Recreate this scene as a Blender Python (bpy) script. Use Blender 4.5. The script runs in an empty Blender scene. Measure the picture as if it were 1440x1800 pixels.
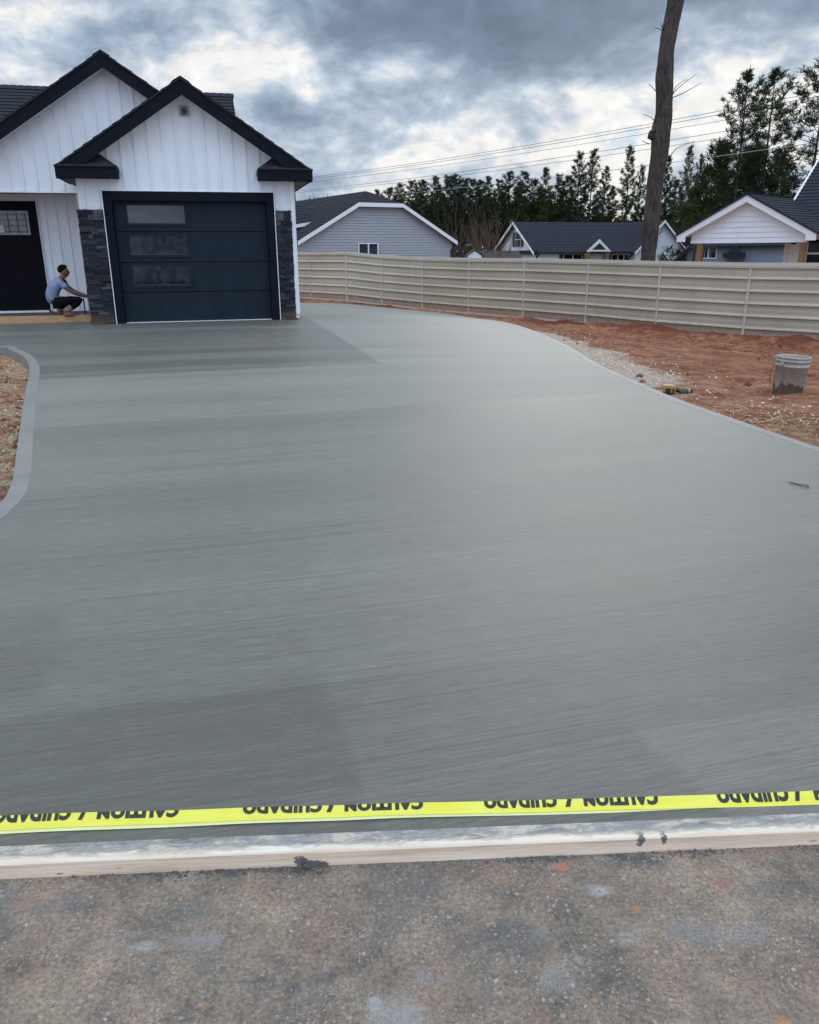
import bpy, bmesh, math, random
import numpy as np
from mathutils import Vector, Matrix, noise as mnoise
from mathutils.geometry import delaunay_2d_cdt

S = bpy.context.scene
COL = S.collection
rad = math.radians
random.seed(7)

# ------------------------------------------------------------------ camera
EYE = 1.62
FPX = 1386.0
_p, _r = rad(18.3), rad(-0.35)
_R0 = Vector((1, 0, 0)); CF = Vector((0, math.cos(_p), -math.sin(_p))); _U0 = Vector((0, math.sin(_p), math.cos(_p)))
CR = _R0 * math.cos(_r) + _U0 * math.sin(_r) * 1.0
CR = _R0 * math.cos(_r) - _U0 * math.sin(_r) * -1.0
CU = _U0 * math.cos(_r) - _R0 * math.sin(_r)
camd = bpy.data.cameras.new('camera'); cam = bpy.data.objects.new('camera', camd); COL.objects.link(cam)
camd.sensor_fit = 'HORIZONTAL'; camd.sensor_width = 36; camd.lens = 36 * FPX / 1440
camd.clip_start = 0.05; camd.clip_end = 3000
M = Matrix((CR, CU, -CF)).transposed().to_4x4(); M.translation = Vector((0, 0, EYE))
cam.matrix_world = M
S.camera = cam

# ------------------------------------------------------------------ exposure, sun, sky
S.view_settings.view_transform = 'Standard'; S.view_settings.look = 'None'
S.view_settings.exposure = 0.0; S.view_settings.gamma = 1.0
SUN_EL, SUN_AZ = 13.0, 15.0          # azimuth measured from +Y towards +X
sd = bpy.data.lights.new('sun', 'SUN'); sun = bpy.data.objects.new('sun', sd); COL.objects.link(sun)
sd.energy = 0.5; sd.angle = rad(25); sd.color = (1.0, 0.95, 0.88)
_d = Vector((math.sin(rad(SUN_AZ)) * math.cos(rad(SUN_EL)), math.cos(rad(SUN_AZ)) * math.cos(rad(SUN_EL)), math.sin(rad(SUN_EL))))
sun.rotation_euler = (-_d).to_track_quat('-Z', 'Y').to_euler(); sun.location = (20, 40, 30)


class NT:
    """tiny node-tree helper"""
    def __init__(s, tree):
        s.t = tree; s.n = tree.nodes; s.l = tree.links
    def new(s, typ, **kw):
        nd = s.n.new(typ)
        for k, v in kw.items(): setattr(nd, k, v)
        return nd
    def put(s, sock, v):
        if isinstance(v, bpy.types.NodeSocket): s.l.new(v, sock)
        elif v is not None:
            if sock.type == 'RGBA' and len(v) == 3: v = (*v, 1)
            sock.default_value = v
    def m(s, op, a, b=None, c=None, clamp=False):
        nd = s.new('ShaderNodeMath', operation=op); nd.use_clamp = clamp
        s.put(nd.inputs[0], a)
        if b is not None: s.put(nd.inputs[1], b)
        if c is not None: s.put(nd.inputs[2], c)
        return nd.outputs[0]
    def mix(s, f, a, b, blend='MIX'):
        nd = s.new('ShaderNodeMix', data_type='RGBA', blend_type=blend)
        s.put(nd.inputs[0], f); s.put(nd.inputs[6], a); s.put(nd.inputs[7], b)
        return nd.outputs[2]
    def rng(s, v, a, b, c=0.0, d=1.0, smooth=False):
        nd = s.new('ShaderNodeMapRange', interpolation_type='SMOOTHSTEP' if smooth else 'LINEAR')
        s.put(nd.inputs[0], v)
        for i, q in enumerate((a, b, c, d)): nd.inputs[i + 1].default_value = q
        return nd.outputs[0]
    def ramp(s, v, stops):
        nd = s.new('ShaderNodeValToRGB'); s.put(nd.inputs[0], v); e = nd.color_ramp.elements
        while len(e) < len(stops): e.new(0.5)
        for el, (p, c) in zip(e, stops): el.position = p; el.color = (*c, 1)
        return nd.outputs[0]
    def noise(s, vec, scale, detail=4, rough=.5, dist=0, dim='3D'):
        nd = s.new('ShaderNodeTexNoise', noise_dimensions=dim)
        s.put(nd.inputs['Vector'], vec); nd.inputs['Scale'].default_value = scale
        nd.inputs['Detail'].default_value = detail; nd.inputs['Roughness'].default_value = rough
        nd.inputs['Distortion'].default_value = dist
        return nd.outputs[0]
    def vor(s, vec, scale, out='Distance', feature='F1', rnd=1.0):
        nd = s.new('ShaderNodeTexVoronoi', feature=feature)
        s.put(nd.inputs['Vector'], vec); nd.inputs['Scale'].default_value = scale
        nd.inputs['Randomness'].default_value = rnd
        return nd.outputs[out]
    def mapv(s, vec, scale=(1, 1, 1), rot=(0, 0, 0), loc=(0, 0, 0)):
        nd = s.new('ShaderNodeMapping'); s.put(nd.inputs[0], vec)
        nd.inputs['Location'].default_value = loc; nd.inputs['Rotation'].default_value = rot; nd.inputs['Scale'].default_value = scale
        return nd.outputs[0]
    def sep(s, vec):
        nd = s.new('ShaderNodeSeparateXYZ'); s.put(nd.inputs[0], vec); return nd.outputs
    def comb(s, x, y, z):
        nd = s.new('ShaderNodeCombineXYZ')
        for i, q in enumerate((x, y, z)): s.put(nd.inputs[i], q)
        return nd.outputs[0]


world = bpy.data.worlds.new('World'); S.world = world; world.use_nodes = True
w = NT(world.node_tree)
bg = world.node_tree.nodes['Background']
sky = w.new('ShaderNodeTexSky', sky_type='NISHITA'); sky.sun_disc = False
sky.sun_elevation = rad(SUN_EL); sky.sun_rotation = rad(SUN_AZ)
tc = w.new('ShaderNodeTexCoord')
gx, gy, gz = w.sep(tc.outputs['Generated'])
az = w.m('ARCTAN2', gx, gy); el = w.m('ARCSINE', gz)
cv = w.comb(az, w.m('MULTIPLY', el, 1.75), 0.37)
warp = w.new('ShaderNodeTexNoise'); w.put(warp.inputs['Vector'], cv); warp.inputs['Scale'].default_value = 9; warp.inputs['Detail'].default_value = 3
wv = w.new('ShaderNodeVectorMath', operation='SCALE'); w.put(wv.inputs[0], warp.outputs['Color']); wv.inputs['Scale'].default_value = 0.055
cv2 = w.new('ShaderNodeVectorMath', operation='ADD'); w.put(cv2.inputs[0], cv); w.put(cv2.inputs[1], wv.outputs[0])
n1 = w.noise(cv2.outputs[0], 5.0, 9, .50)
n2 = w.noise(cv2.outputs[0], 15.0, 8, .58)
dens = w.m('ADD', w.m('MULTIPLY', n1, .60), w.m('MULTIPLY', n2, .40))
def blob(px, py, rx, ry, amt):
    a0, e0 = (px - 720) / 1386, (442 - py) / 1386
    a = w.m('DIVIDE', w.m('SUBTRACT', az, a0), rx / 1386); b = w.m('DIVIDE', w.m('SUBTRACT', el, e0), ry / 1386)
    r2 = w.m('ADD', w.m('MULTIPLY', a, a), w.m('MULTIPLY', b, b))
    return w.m('MULTIPLY', w.m('EXPONENT', w.m('MULTIPLY', r2, -1.0)), amt)
bias = None
for q in ((910, 115, 330, 80, .23), (1330, 70, 230, 60, .06), (600, 30, 420, 55, .10), (1060, 200, 130, 40, .08), (160, 140, 200, 60, -.01), (10, 0, 60, 30, -.16), (90, 75, 110, 35, -.03),
          (330, 85, 200, 40, -.03), (860, 235, 220, 30, -.05), (740, 160, 90, 40, -.04), (1250, 170, 230, 40, -.045), (640, 310, 160, 40, .0), (900, 305, 300, 22, -.06), (460, 140, 130, 45, -.04),
          (620, 230, 110, 35, .05), (1400, 110, 150, 30, -.05), (1390, 25, 60, 30, -.08), (1040, 40, 60, 25, -.05), (1010, 285, 110, 20, -.07), (150, 60, 200, 25, -.06), (1050, 265, 120, 18, -.06), (30, 150, 90, 25, -.06), (560, 300, 120, 25, -.05), (250, 190, 120, 40, -.03)):
    b_ = blob(*q); bias = b_ if bias is None else w.m('ADD', bias, b_)
dens = w.m('ADD', dens, bias)
ccol = w.ramp(dens, [(.26, (.36, .55, .80)), (.345, (.56, .70, .86)), (.395, (.90, .91, .91)), (.43, (.93, .92, .895)), (.462, (.74, .785, .835)), (.515, (.475, .565, .685)), (.575, (.31, .40, .52)), (.65, (.205, .275, .38)), (.78, (.155, .215, .305))])
shade = w.rng(w.noise(cv2.outputs[0], 26.0, 6, .6), .3, .7, .90, 1.10); ccol = w.mix(1.0, ccol, w.comb(shade, shade, shade), 'MULTIPLY')
over = w.rng(el, .36, 1.1, 1.0, 2.25, True)      # the unseen upper dome is brighter, as under thin overcast
back = w.rng(gy, .25, -.5, 0.0, 1.0, True)
ccol = w.mix(1.0, ccol, w.comb(over, over, over), 'MULTIPLY')
ccol = w.mix(back, ccol, w.mix(1.0, ccol, (1.45, 1.58, 1.80), 'MULTIPLY'))
cl10 = w.mix(1.0, ccol, (10.0, 10.0, 10.0), 'MULTIPLY')
final = w.mix(.988, sky.outputs[0], cl10)
w.put(bg.inputs[0], final); bg.inputs[1].default_value = 0.1

# ------------------------------------------------------------------ pixel <-> place helpers (used once, to read real positions off the photo)
def ray(px, py): return CF + CR * ((px - 720) / FPX) + CU * ((900 - py) / FPX)
def at_y(px, py, Y):
    r = ray(px, py); return Vector((0, 0, EYE)) + r * (Y / r.y)

def tps(pts):
    P = np.array(pts, float); n = len(P)
    def U(d2): return np.where(d2 > 1e-9, d2 * np.log(d2 + 1e-12), 0)
    d2 = ((P[:, None, :2] - P[None, :, :2]) ** 2).sum(-1)
    A = np.zeros((n + 3, n + 3)); A[:n, :n] = U(d2) + np.eye(n) * .5; A[:n, n] = 1; A[:n, n + 1:] = P[:, :2]; A[n:, :n] = A[:n, n:].T
    b = np.zeros(n + 3); b[:n] = P[:, 2]; wgt = np.linalg.solve(A, b)
    def f(x, y):
        x = np.asarray(x, float); y = np.asarray(y, float); sh = x.shape
        q = np.stack([x.ravel(), y.ravel()], 1); d = ((q[:, None, :] - P[None, :, :2]) ** 2).sum(-1)
        return (U(d) @ wgt[:n] + wgt[n] + q @ wgt[n + 1:]).reshape(sh)
    return f
FENCE = [(13.3, 14.9, -.44), (11.6, 16.6, -.48), (9.95, 18.25, -.51), (8.28, 19.89, -.52), (6.63, 21.6, -.49), (5.18, 23.6, -.46), (3.6, 25.4, -.43), (2.05, 27.4, -.43), (.53, 29.4, -.41), (-.98, 30.6, -.33), (-2.32, 31.0, -.20), (-3.9, 32.85, -.21), (-5.4, 34.75, -.21), (-6.9, 36.6, -.21)]
slab_pts = [(-9, 1.8, .05), (-6, 2, .05), (0, 2, .047), (6, 2, .05), (10, 1.8, .05), (-8, 14.5, .365), (-5.3, 15.2, .368), (-2.6, 15.9, .368), (-4, 8, .22), (0, 8, .22), (4, 8, .215), (4, 6, .17), (-6, 8, .21), (2.9, 14.7, .12), (2.5, 22, -.15), (0, 27, -.2), (-2, 29, -.16), (-3.5, 29, -.13), (-.5, 17, .30), (.4, 20, .10), (-3.2, 20, .2), (-9, 8, .2)]
slab_z = tps(slab_pts)
gr_pts = [(a, b, c - .09) for a, b, c in slab_pts] + FENCE + [(3.9, 8.3, .13), (7, 9, .02), (8, 14, -.3), (6, 16, -.28), (0, 42, -.45), (-12, 42, -.4), (14, 30, -.5), (22, 20, -.5), (16, 9, -.2), (12, 4, -.03), (-13, 22, .2), (14, 1, -.05), (-13, 1, -.05), (-16, 10, .2), (-20, 42, -.4), (30, 42, -.5)]
gr_z0 = tps(gr_pts)
def gr_z(x, y):
    x = np.asarray(x, float); y = np.asarray(y, float)
    z = gr_z0(np.clip(x, -22, 30), np.clip(y, .5, 42))
    t = np.clip((y - 40) / 18, 0, 1); z = z * (1 - t) + (-1.0) * t
    t2 = np.clip((np.abs(x) - 20) / 20, 0, 1); z = z * (1 - t2) + np.where(y > 45, -1.0, -.3) * t2
    return z
_T = np.concatenate([np.arange(1, 24, .05), np.arange(24, 60, .1)])
def on(f, px, py):
    r = ray(px, py); x, y, z = r.x * _T, r.y * _T, EYE + r.z * _T
    g = z - f(x, y); k = np.argmax(g <= 0) if (g <= 0).any() else len(_T) - 1
    if k == 0: k = 1
    a, c = g[k - 1], g[k]; t = _T[k - 1] + (_T[k] - _T[k - 1]) * (a / (a - c) if a != c else 0)
    return Vector((r.x * t, r.y * t, EYE + r.z * t))
def on_slab(px, py): return on(slab_z, px, py)
def on_gr(px, py): return on(gr_z, px, py)
def on_z(px, py, z):
    r = ray(px, py); t = (z - EYE) / r.z; return Vector((r.x * t, r.y * t, z))

# ------------------------------------------------------------------ object helpers
def obj(name, bm, mat, parent=None, smooth=False):
    if isinstance(bm, bmesh.types.BMesh):
        me = bpy.data.meshes.new(name); bm.to_mesh(me); bm.free()
    else: me = bm
    if mat is not None:
        for m_ in (mat if isinstance(mat, (list, tuple)) else [mat]): me.materials.append(m_)
    if smooth:
        for p in me.polygons: p.use_smooth = True
    o = bpy.data.objects.new(name, me); COL.objects.link(o)
    if parent: o.parent = parent
    return o
def tag(o, label=None, cat=None, group=None, kind=None):
    if label: o['label'] = label
    if cat: o['category'] = cat
    if group: o['group'] = group
    if kind: o['kind'] = kind
    return o
def thing(name, label, cat, loc=(0, 0, 0), rz=0, group=None):
    o = bpy.data.objects.new(name, None); COL.objects.link(o); o.location = loc; o.rotation_euler = (0, 0, rz); o.empty_display_size = .2
    return tag(o, label, cat, group)
def copy_tree(o, parent=None):
    c = o.copy(); COL.objects.link(c); c.parent = parent
    for ch in list(o.children): copy_tree(ch, c)
    return c
def B(): return bmesh.new()
def box(bm, x0, x1, y0, y1, z0, z1):
    v = [bm.verts.new((x, y, z)) for z in (z0, z1) for y in (y0, y1) for x in (x0, x1)]
    for f in ((0, 2, 3, 1), (4, 5, 7, 6), (0, 1, 5, 4), (2, 6, 7, 3), (0, 4, 6, 2), (1, 3, 7, 5)): bm.faces.new([v[i] for i in f])
    return v
def obox(bm, c, sx, sy, sz, mat3=None):
    v = box(bm, -sx / 2, sx / 2, -sy / 2, sy / 2, -sz / 2, sz / 2)
    for q in v: q.co = (mat3 @ q.co if mat3 else q.co) + Vector(c)
def prism(bm, pts, y0, y1):
    """polygon in (x,z) extruded along y"""
    a = [bm.verts.new((x, y0, z)) for x, z in pts]; b = [bm.verts.new((x, y1, z)) for x, z in pts]
    n = len(pts); bm.faces.new(a); bm.faces.new(b[::-1])
    for i in range(n): bm.faces.new((a[i], b[i], b[(i + 1) % n], a[(i + 1) % n]))
    bmesh.ops.recalc_face_normals(bm, faces=bm.faces)
def quad(bm, *p):
    f = bm.faces.new([bm.verts.new(q) for q in p]); return f
def tube(bm, pts, radii, seg=8, cap=True):
    pts = [Vector(p) for p in pts]
    if not hasattr(radii, '__len__'): radii = [radii] * len(pts)
    rings = []; ref = None
    for i, p in enumerate(pts):
        d = (pts[min(i + 1, len(pts) - 1)] - pts[max(i - 1, 0)]).normalized()
        if ref is None: ref = d.orthogonal().normalized()
        ref = (ref - d * ref.dot(d)); ref = ref.normalized() if ref.length > 1e-6 else d.orthogonal().normalized()
        b = d.cross(ref)
        rings.append([bm.verts.new(p + (ref * math.cos(2 * math.pi * k / seg) + b * math.sin(2 * math.pi * k / seg)) * radii[i]) for k in range(seg)])
    for a, b in zip(rings, rings[1:]):
        for k in range(seg): bm.faces.new((a[k], a[(k + 1) % seg], b[(k + 1) % seg], b[k]))
    if cap: bm.faces.new(rings[0][::-1]); bm.faces.new(rings[-1])
def lathe(bm, prof, seg=32, c=(0, 0, 0)):
    rings = [[bm.verts.new((c[0] + r * math.cos(2 * math.pi * k / seg), c[1] + r * math.sin(2 * math.pi * k / seg), c[2] + z)) for k in range(seg)] for r, z in prof]
    for a, b in zip(rings, rings[1:]):
        for k in range(seg): bm.faces.new((a[k], a[(k + 1) % seg], b[(k + 1) % seg], b[k]))
    return rings
def mesh_np(name, V, F):
    me = bpy.data.meshes.new(name); me.from_pydata([tuple(v) for v in V], [], [tuple(f) for f in F]); me.update(); return me
def shingle_roof(bm, el_, er, rr, rl, n=14, rise=.012, thick=.05):
    """stepped courses on the quad eave-left, eave-right, ridge-right, ridge-left"""
    el_, er, rr, rl = map(Vector, (el_, er, rr, rl))
    nrm = (er - el_).cross(rl - el_)
    if nrm.length < 1e-6: nrm = (er - el_).cross(rr - el_)
    nrm.normalize()
    if nrm.z < 0: nrm = -nrm
    for i in range(n):
        t0, t1 = i / n, (i + 1) / n
        a, b = el_.lerp(rl, t0), er.lerp(rr, t0); c, d = er.lerp(rr, t1), el_.lerp(rl, t1)
        quad(bm, a + nrm * rise, b + nrm * rise, c, d); quad(bm, a, b, b + nrm * rise, a + nrm * rise)
    dn = Vector((0, 0, -thick))
    quad(bm, el_ + dn, rl + dn, rr + dn, er + dn)
    for a, b in ((el_, er), (er, rr), (rr, rl), (rl, el_)): quad(bm, a + dn, b + dn, b + nrm * rise * .3, a + nrm * rise * .3)
def laps(bm, outline, z0, z1, pitch, y=0.0, proud=.018):
    """horizontal clapboards on plane y, outline(z)->(x0,x1)"""
    z = z0
    while z < z1 - .01:
        zt = min(z + pitch, z1); a0, a1 = outline(z + 1e-4); b0, b1 = outline(zt)
        if a1 - a0 > .02:
            if b1 - b0 < .02: b0 = b1 = (b0 + b1) / 2; b1 += .001
            quad(bm, (a0, y - proud, z), (a1, y - proud, z), (b1, y, zt), (b0, y, zt))
            quad(bm, (a0, y, z), (a1, y, z), (a1, y - proud, z), (a0, y - proud, z))
        z += pitch

# ------------------------------------------------------------------ materials
def material(name):
    m_ = bpy.data.materials.new(name); m_.use_nodes = True; t = NT(m_.node_tree)
    return m_, t, m_.node_tree.nodes['Principled BSDF']
def bump(t, bsdf, h, strength=.3, dist=.01):
    b = t.new('ShaderNodeBump'); b.inputs['Strength'].default_value = strength; b.inputs['Distance'].default_value = dist
    t.put(b.inputs['Height'], h); t.put(bsdf.inputs['Normal'], b.outputs[0])
def pm(name, c1, c2, scale=6, rough=.7, bstr=.15, bscale=60, stretch=(1, 1, 1), island=0.0, spec=.4, metal=0.0):
    m_, t, b = material(name); tcn = t.new('ShaderNodeTexCoord'); v = t.mapv(tcn.outputs['Object'], stretch)
    f = t.noise(v, scale, 6, .6); col = t.mix(t.rng(f, .3, .7), c1, c2)
    if island:
        g = t.new('ShaderNodeNewGeometry'); k = t.rng(g.outputs['Random Per Island'], 0, 1, 1 - island, 1 + island)
        col = t.mix(1.0, col, t.comb(k, k, k), 'MULTIPLY')
    t.put(b.inputs['Base Color'], col); b.inputs['Roughness'].default_value = rough
    b.inputs['Specular IOR Level'].default_value = spec; b.inputs['Metallic'].default_value = metal
    if bstr: bump(t, b, t.noise(v, bscale, 4, .6), bstr, .01)
    return m_

MT = {}
MT['white_siding'] = pm('white_siding', (.81, .825, .85), (.72, .725, .74), 1.6, .55, .04, 30, (1, 1, .5))
MT['white_trim'] = pm('white_trim', (.80, .80, .80), (.74, .74, .74), 3, .5, .03, 40)
MT['black_trim'] = pm('black_trim', (.0045, .006, .010), (.008, .0095, .015), 5, .75, .08, 40, spec=.12)
MT['navy_trim'] = pm('navy_trim', (.0045, .006, .012), (.008, .010, .017), 4, .75, .05, 60, spec=.12)
MT['door_paint'] = pm('door_paint', (.0115, .0205, .029), (.0075, .0145, .021), 5, .65, .12, 160, (1, 1, .35), spec=.18)
MT['entry_paint'] = pm('entry_paint', (.002, .0026, .005), (.0035, .004, .007), 5, .6, .03, 60, spec=.1)
MT['shingle'] = pm('shingle', (.014, .0155, .020), (.030, .032, .039), 26, .9, .5, 90, (1, 1, 1), spec=.2)
MT['shingle_blue'] = pm('shingle_blue', (.016, .019, .026), (.034, .038, .048), 20, .9, .5, 60, spec=.2)
MT['stone'] = None
m_, t, b = material('beige_metal'); tcn = t.new('ShaderNodeTexCoord'); g = t.new('ShaderNodeNewGeometry'); oi = t.new('ShaderNodeObjectInfo'); at_ = t.new('ShaderNodeAttribute', attribute_name='hgt')
k_ = t.rng(oi.outputs['Random'], 0, 1, .93, 1.05); col = t.mix(t.rng(t.noise(g.outputs['Position'], .9, 4), .35, .65), (.47, .41, .31), (.415, .36, .272)); col = t.mix(1.0, col, t.comb(k_, k_, k_), 'MULTIPLY')
streak = t.noise(t.mapv(g.outputs['Position'], (5, 5, .5)), 1.5, 4, .6); col = t.mix(t.rng(streak, .55, .75, 0, .22), col, (.25, .21, .16))
sp_ = t.m('ADD', at_.outputs['Fac'], t.m('MULTIPLY', t.m('SUBTRACT', t.noise(g.outputs['Position'], 7, 6, .75), .5), .5)); col = t.mix(t.rng(sp_, .42, .02, 0, .75, True), col, (.24, .115, .07))
t.put(b.inputs['Base Color'], col); b.inputs['Roughness'].default_value = .45; bump(t, b, t.noise(g.outputs['Position'], 3, 3), .12, .03); MT['beige_metal'] = m_
MT['beige_cap'] = pm('beige_cap', (.52, .48, .40), (.47, .43, .36), 1.2, .4, .02, 20, spec=.5)
MT['grey_siding'] = pm('grey_siding', (.36, .365, .385), (.33, .335, .355), 1.0, .6, .02, 30)
MT['blue_siding'] = pm('blue_siding', (.25, .29, .35), (.21, .25, .31), 1.0, .6, .02, 30)
MT['cream_siding'] = pm('cream_siding', (.88, .86, .80), (.84, .82, .76), 1.0, .6, .02, 30)
MT['brown_wood'] = pm('brown_wood', (.30, .17, .075), (.20, .105, .045), 3, .7, .2, 30, (6, 6, .6))
MT['pine_plank'] = pm('pine_plank', (.50, .31, .16), (.38, .22, .11), 3, .7, .2, 40, (.5, 8, 8))
MT['lath'] = pm('lath', (.52, .40, .25), (.42, .31, .19), 4, .7, .15, 40, (8, 8, .5))
MT['shutter'] = pm('shutter', (.055, .032, .022), (.04, .024, .018), 4, .7, .1, 60)
MT['rubber'] = pm('rubber', (.012, .012, .013), (.02, .02, .02), 12, .6, .05, 60)
MT['dark_interior'] = pm('dark_interior', (.02, .021, .024), (.03, .03, .032), 3, .8, 0)
MT['bark'] = None

# glass that mirrors the yard and the sky over a dark room
def glass(name, base, rough=.04, c2=None, scale=5, spec=.5):
    m_, t, b = material(name); tcn = t.new('ShaderNodeTexCoord')
    col = t.mix(t.rng(t.noise(tcn.outputs['Object'], scale, 3, .5), .42, .62), base, c2 or base)
    t.put(b.inputs['Base Color'], col); b.inputs['Roughness'].default_value = rough; b.inputs['Specular IOR Level'].default_value = spec
    return m_
MT['glass'] = glass('glass', (.004, .006, .008), .04, (.022, .026, .030), 7, .30)
MT['glass_painted_sky'] = glass('glass_painted_sky', (.05, .056, .06), .12, (.07, .076, .08), 3, .4)  # top garage pane: bright cloud reflection painted into the base colour

# ledger stone: every stone its own shade, clay-stained feet
m_, t, b = material('ledger_stone'); tcn = t.new('ShaderNodeTexCoord'); g = t.new('ShaderNodeNewGeometry')
rnd = g.outputs['Random Per Island']
col = t.ramp(rnd, [(0, (.008, .009, .013)), (.35, (.017, .019, .026)), (.7, (.030, .033, .043)), (.9, (.058, .060, .068)), (1, (.090, .088, .088))])
nz = t.noise(tcn.outputs['Object'], 22, 6, .65)
col = t.mix(t.rng(nz, .35, .75, 0, .6), col, (.02, .022, .027))
oz = t.sep(tcn.outputs['Object'])[2]
mud = t.rng(t.m('ADD', oz, t.m('MULTIPLY', t.noise(tcn.outputs['Object'], 6), .12)), .30, .10, 0, .8, True)
col = t.mix(mud, col, (.115, .078, .048)); t.put(b.inputs['Base Color'], col); b.inputs['Roughness'].default_value = .85; b.inputs['Specular IOR Level'].default_value = .2
bump(t, b, t.noise(tcn.outputs['Object'], 45, 6, .7), .6, .01); MT['stone'] = m_

# bark
m_, t, b = material('bark'); tcn = t.new('ShaderNodeTexCoord'); v = t.mapv(tcn.outputs['Object'], (1, 1, .28))
n_ = t.noise(v, 14, 8, .65, .4); n3 = t.noise(tcn.outputs['Object'], 1.1, 4, .6)
col = t.ramp(n_, [(.32, (.012, .009, .007)), (.5, (.042, .031, .024)), (.66, (.085, .065, .050))])
col = t.mix(t.rng(n3, .5, .7, 0, .45), col, (.10, .068, .045)); t.put(b.inputs['Base Color'], col); b.inputs['Roughness'].default_value = .9
bump(t, b, n_, .9, .05); MT['bark'] = m_
MT['twig'] = pm('twig', (.075, .048, .036), (.11, .075, .055), 3, .9, 0)
MT['red_twig'] = pm('red_twig', (.105, .058, .040), (.15, .088, .06), 3, .9, 0)
def foliage(name, c1, c2):
    m_, t, b = material(name); g = t.new('ShaderNodeNewGeometry'); tcn = t.new('ShaderNodeTexCoord')
    k = g.outputs['Random Per Island']; n_ = t.noise(tcn.outputs['Object'], .6, 3, .6)
    col = t.mix(t.m('MULTIPLY', t.m('ADD', k, t.rng(n_, .3, .7)), .5), c1, c2)
    t.put(b.inputs['Base Color'], col); b.inputs['Roughness'].default_value = .8; b.inputs['Specular IOR Level'].default_value = .1
    return m_
MT['pine'] = foliage('pine_needles', (.012, .021, .010), (.046, .060, .024))
MT['pine_warm'] = foliage('pine_needles_olive', (.020, .030, .010), (.080, .088, .028))
MT['leaf'] = foliage('weed_leaf', (.06, .075, .03), (.16, .15, .07))

# fresh concrete, broomed parallel to the garage front
m_, t, b = material('broomed_concrete'); g = t.new('ShaderNodeNewGeometry'); P = g.outputs['Position']
R = t.mapv(P, (1, 1, 1), (0, 0, rad(-14)))
bx, by, bz = t.sep(R)
wob = t.m('MULTIPLY', t.m('SUBTRACT', t.noise(R, .35, 2, .5), .5), .10)
Rw = t.comb(bx, t.m('ADD', by, wob), 0)
fine = t.noise(t.mapv(Rw, (7.0, 110, 1)), 1.0, 5, .75)
grain = t.noise(P, 190, 3, .7)
mid = t.noise(t.mapv(Rw, (.16, 15, 1)), 1.0, 6, .66)
wide = t.noise(t.mapv(Rw, (.14, 1.7, 1)), 1.0, 4, .55)
pas = t.new('ShaderNodeTexWhiteNoise', noise_dimensions='1D'); t.put(pas.inputs['W'], t.m('FLOOR', t.m('DIVIDE', t.m('ADD', t.sep(Rw)[1], t.m('MULTIPLY', t.noise(t.mapv(Rw, (.3, .4, 1)), 1.0, 1), .5)), .58)))
lines_ = t.rng(t.m('ABSOLUTE', t.m('SUBTRACT', t.noise(t.mapv(Rw, (.05, 13, 1)), 1.0, 3, .6), .5)), 0, .010, 1, 0)
lines_ = t.m('MULTIPLY', lines_, t.rng(t.noise(t.mapv(Rw, (.5, 3.0, 1)), 1.0, 3), .42, .58))
cloud = t.noise(P, .45, 5, .55)
scr = t.rng(t.noise(t.mapv(Rw, (.35, 42, 1)), 1.0, 2, .5), .67, .76)
tone = t.m('ADD', t.m('ADD', t.m('MULTIPLY', t.m('SUBTRACT', mid, .5), .26), t.m('ADD', t.m('MULTIPLY', t.m('SUBTRACT', wide, .5), .30), t.m('MULTIPLY', t.m('SUBTRACT', pas.outputs['Value'], .5), .16))),
           t.m('ADD', t.m('ADD', t.m('MULTIPLY', t.m('SUBTRACT', fine, .5), 1.25), t.m('MULTIPLY', t.m('SUBTRACT', grain, .5), .60)), t.m('MULTIPLY', t.m('SUBTRACT', cloud, .5), .30)))
def half(px1, py1, px2, py2, soft=.05, f=None):
    """1 on the left of the line through two places on the slab"""
    a, c = on_slab(px1, py1), on_slab(px2, py2); d = Vector((c.x - a.x, c.y - a.y)).normalized(); nx, ny = -d.y, d.x
    px_, py_, _ = t.sep(P)
    s = t.m('ADD', t.m('MULTIPLY', px_, nx), t.m('ADD', t.m('MULTIPLY', py_, ny), -(a.x * nx + a.y * ny)))
    s = t.m('ADD', s, t.m('MULTIPLY', t.m('SUBTRACT', t.noise(P, 3.0, 2), .5), soft * 1.5))
    return t.rng(s, -soft, soft, 0, 1, True)
def land(*a):
    r = a[0]
    for q in a[1:]: r = t.m('MULTIPLY', r, q)
    return r
damp = [(land(half(672, 640, 545, 562, .02), half(300, 655, 690, 638, .15)), -.30),
        (land(half(628, 1355, 556, 1160, .03), half(560, 1160, 0, 1230, .4)), -.13),
        (land(half(70, 1215, 125, 1060, .06), half(125, 1062, 0, 1075, .2), half(0, 1220, 80, 1210, .4)), -.12),
        (land(half(1240, 1400, 1090, 1265, .03), half(1090, 1265, 930, 1320, .15)), -.17)]
for q, amt in damp: tone = t.m('ADD', tone, t.m('MULTIPLY', q, amt))
tone = t.m('SUBTRACT', t.m('SUBTRACT', tone, t.m('MULTIPLY', scr, .16)), t.m('MULTIPLY', lines_, .34))
tone = t.m('ADD', tone, t.rng(t.sep(R)[1], 2.2, 12.0, -.10, .24))  # grazing sky sheen painted into the tone, paler with distance
tone = t.m('ADD', tone, t.rng(t.sep(R)[0], -4.0, 7.0, -.05, .08))  # same painted sheen, paler towards the right
pit = t.rng(t.vor(P, 1.7), .0, .02, 1, 0)
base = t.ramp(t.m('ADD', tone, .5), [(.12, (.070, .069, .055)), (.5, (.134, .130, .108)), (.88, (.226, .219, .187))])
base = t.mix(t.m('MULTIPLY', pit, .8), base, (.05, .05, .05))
t.put(b.inputs['Base Color'], base)
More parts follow.
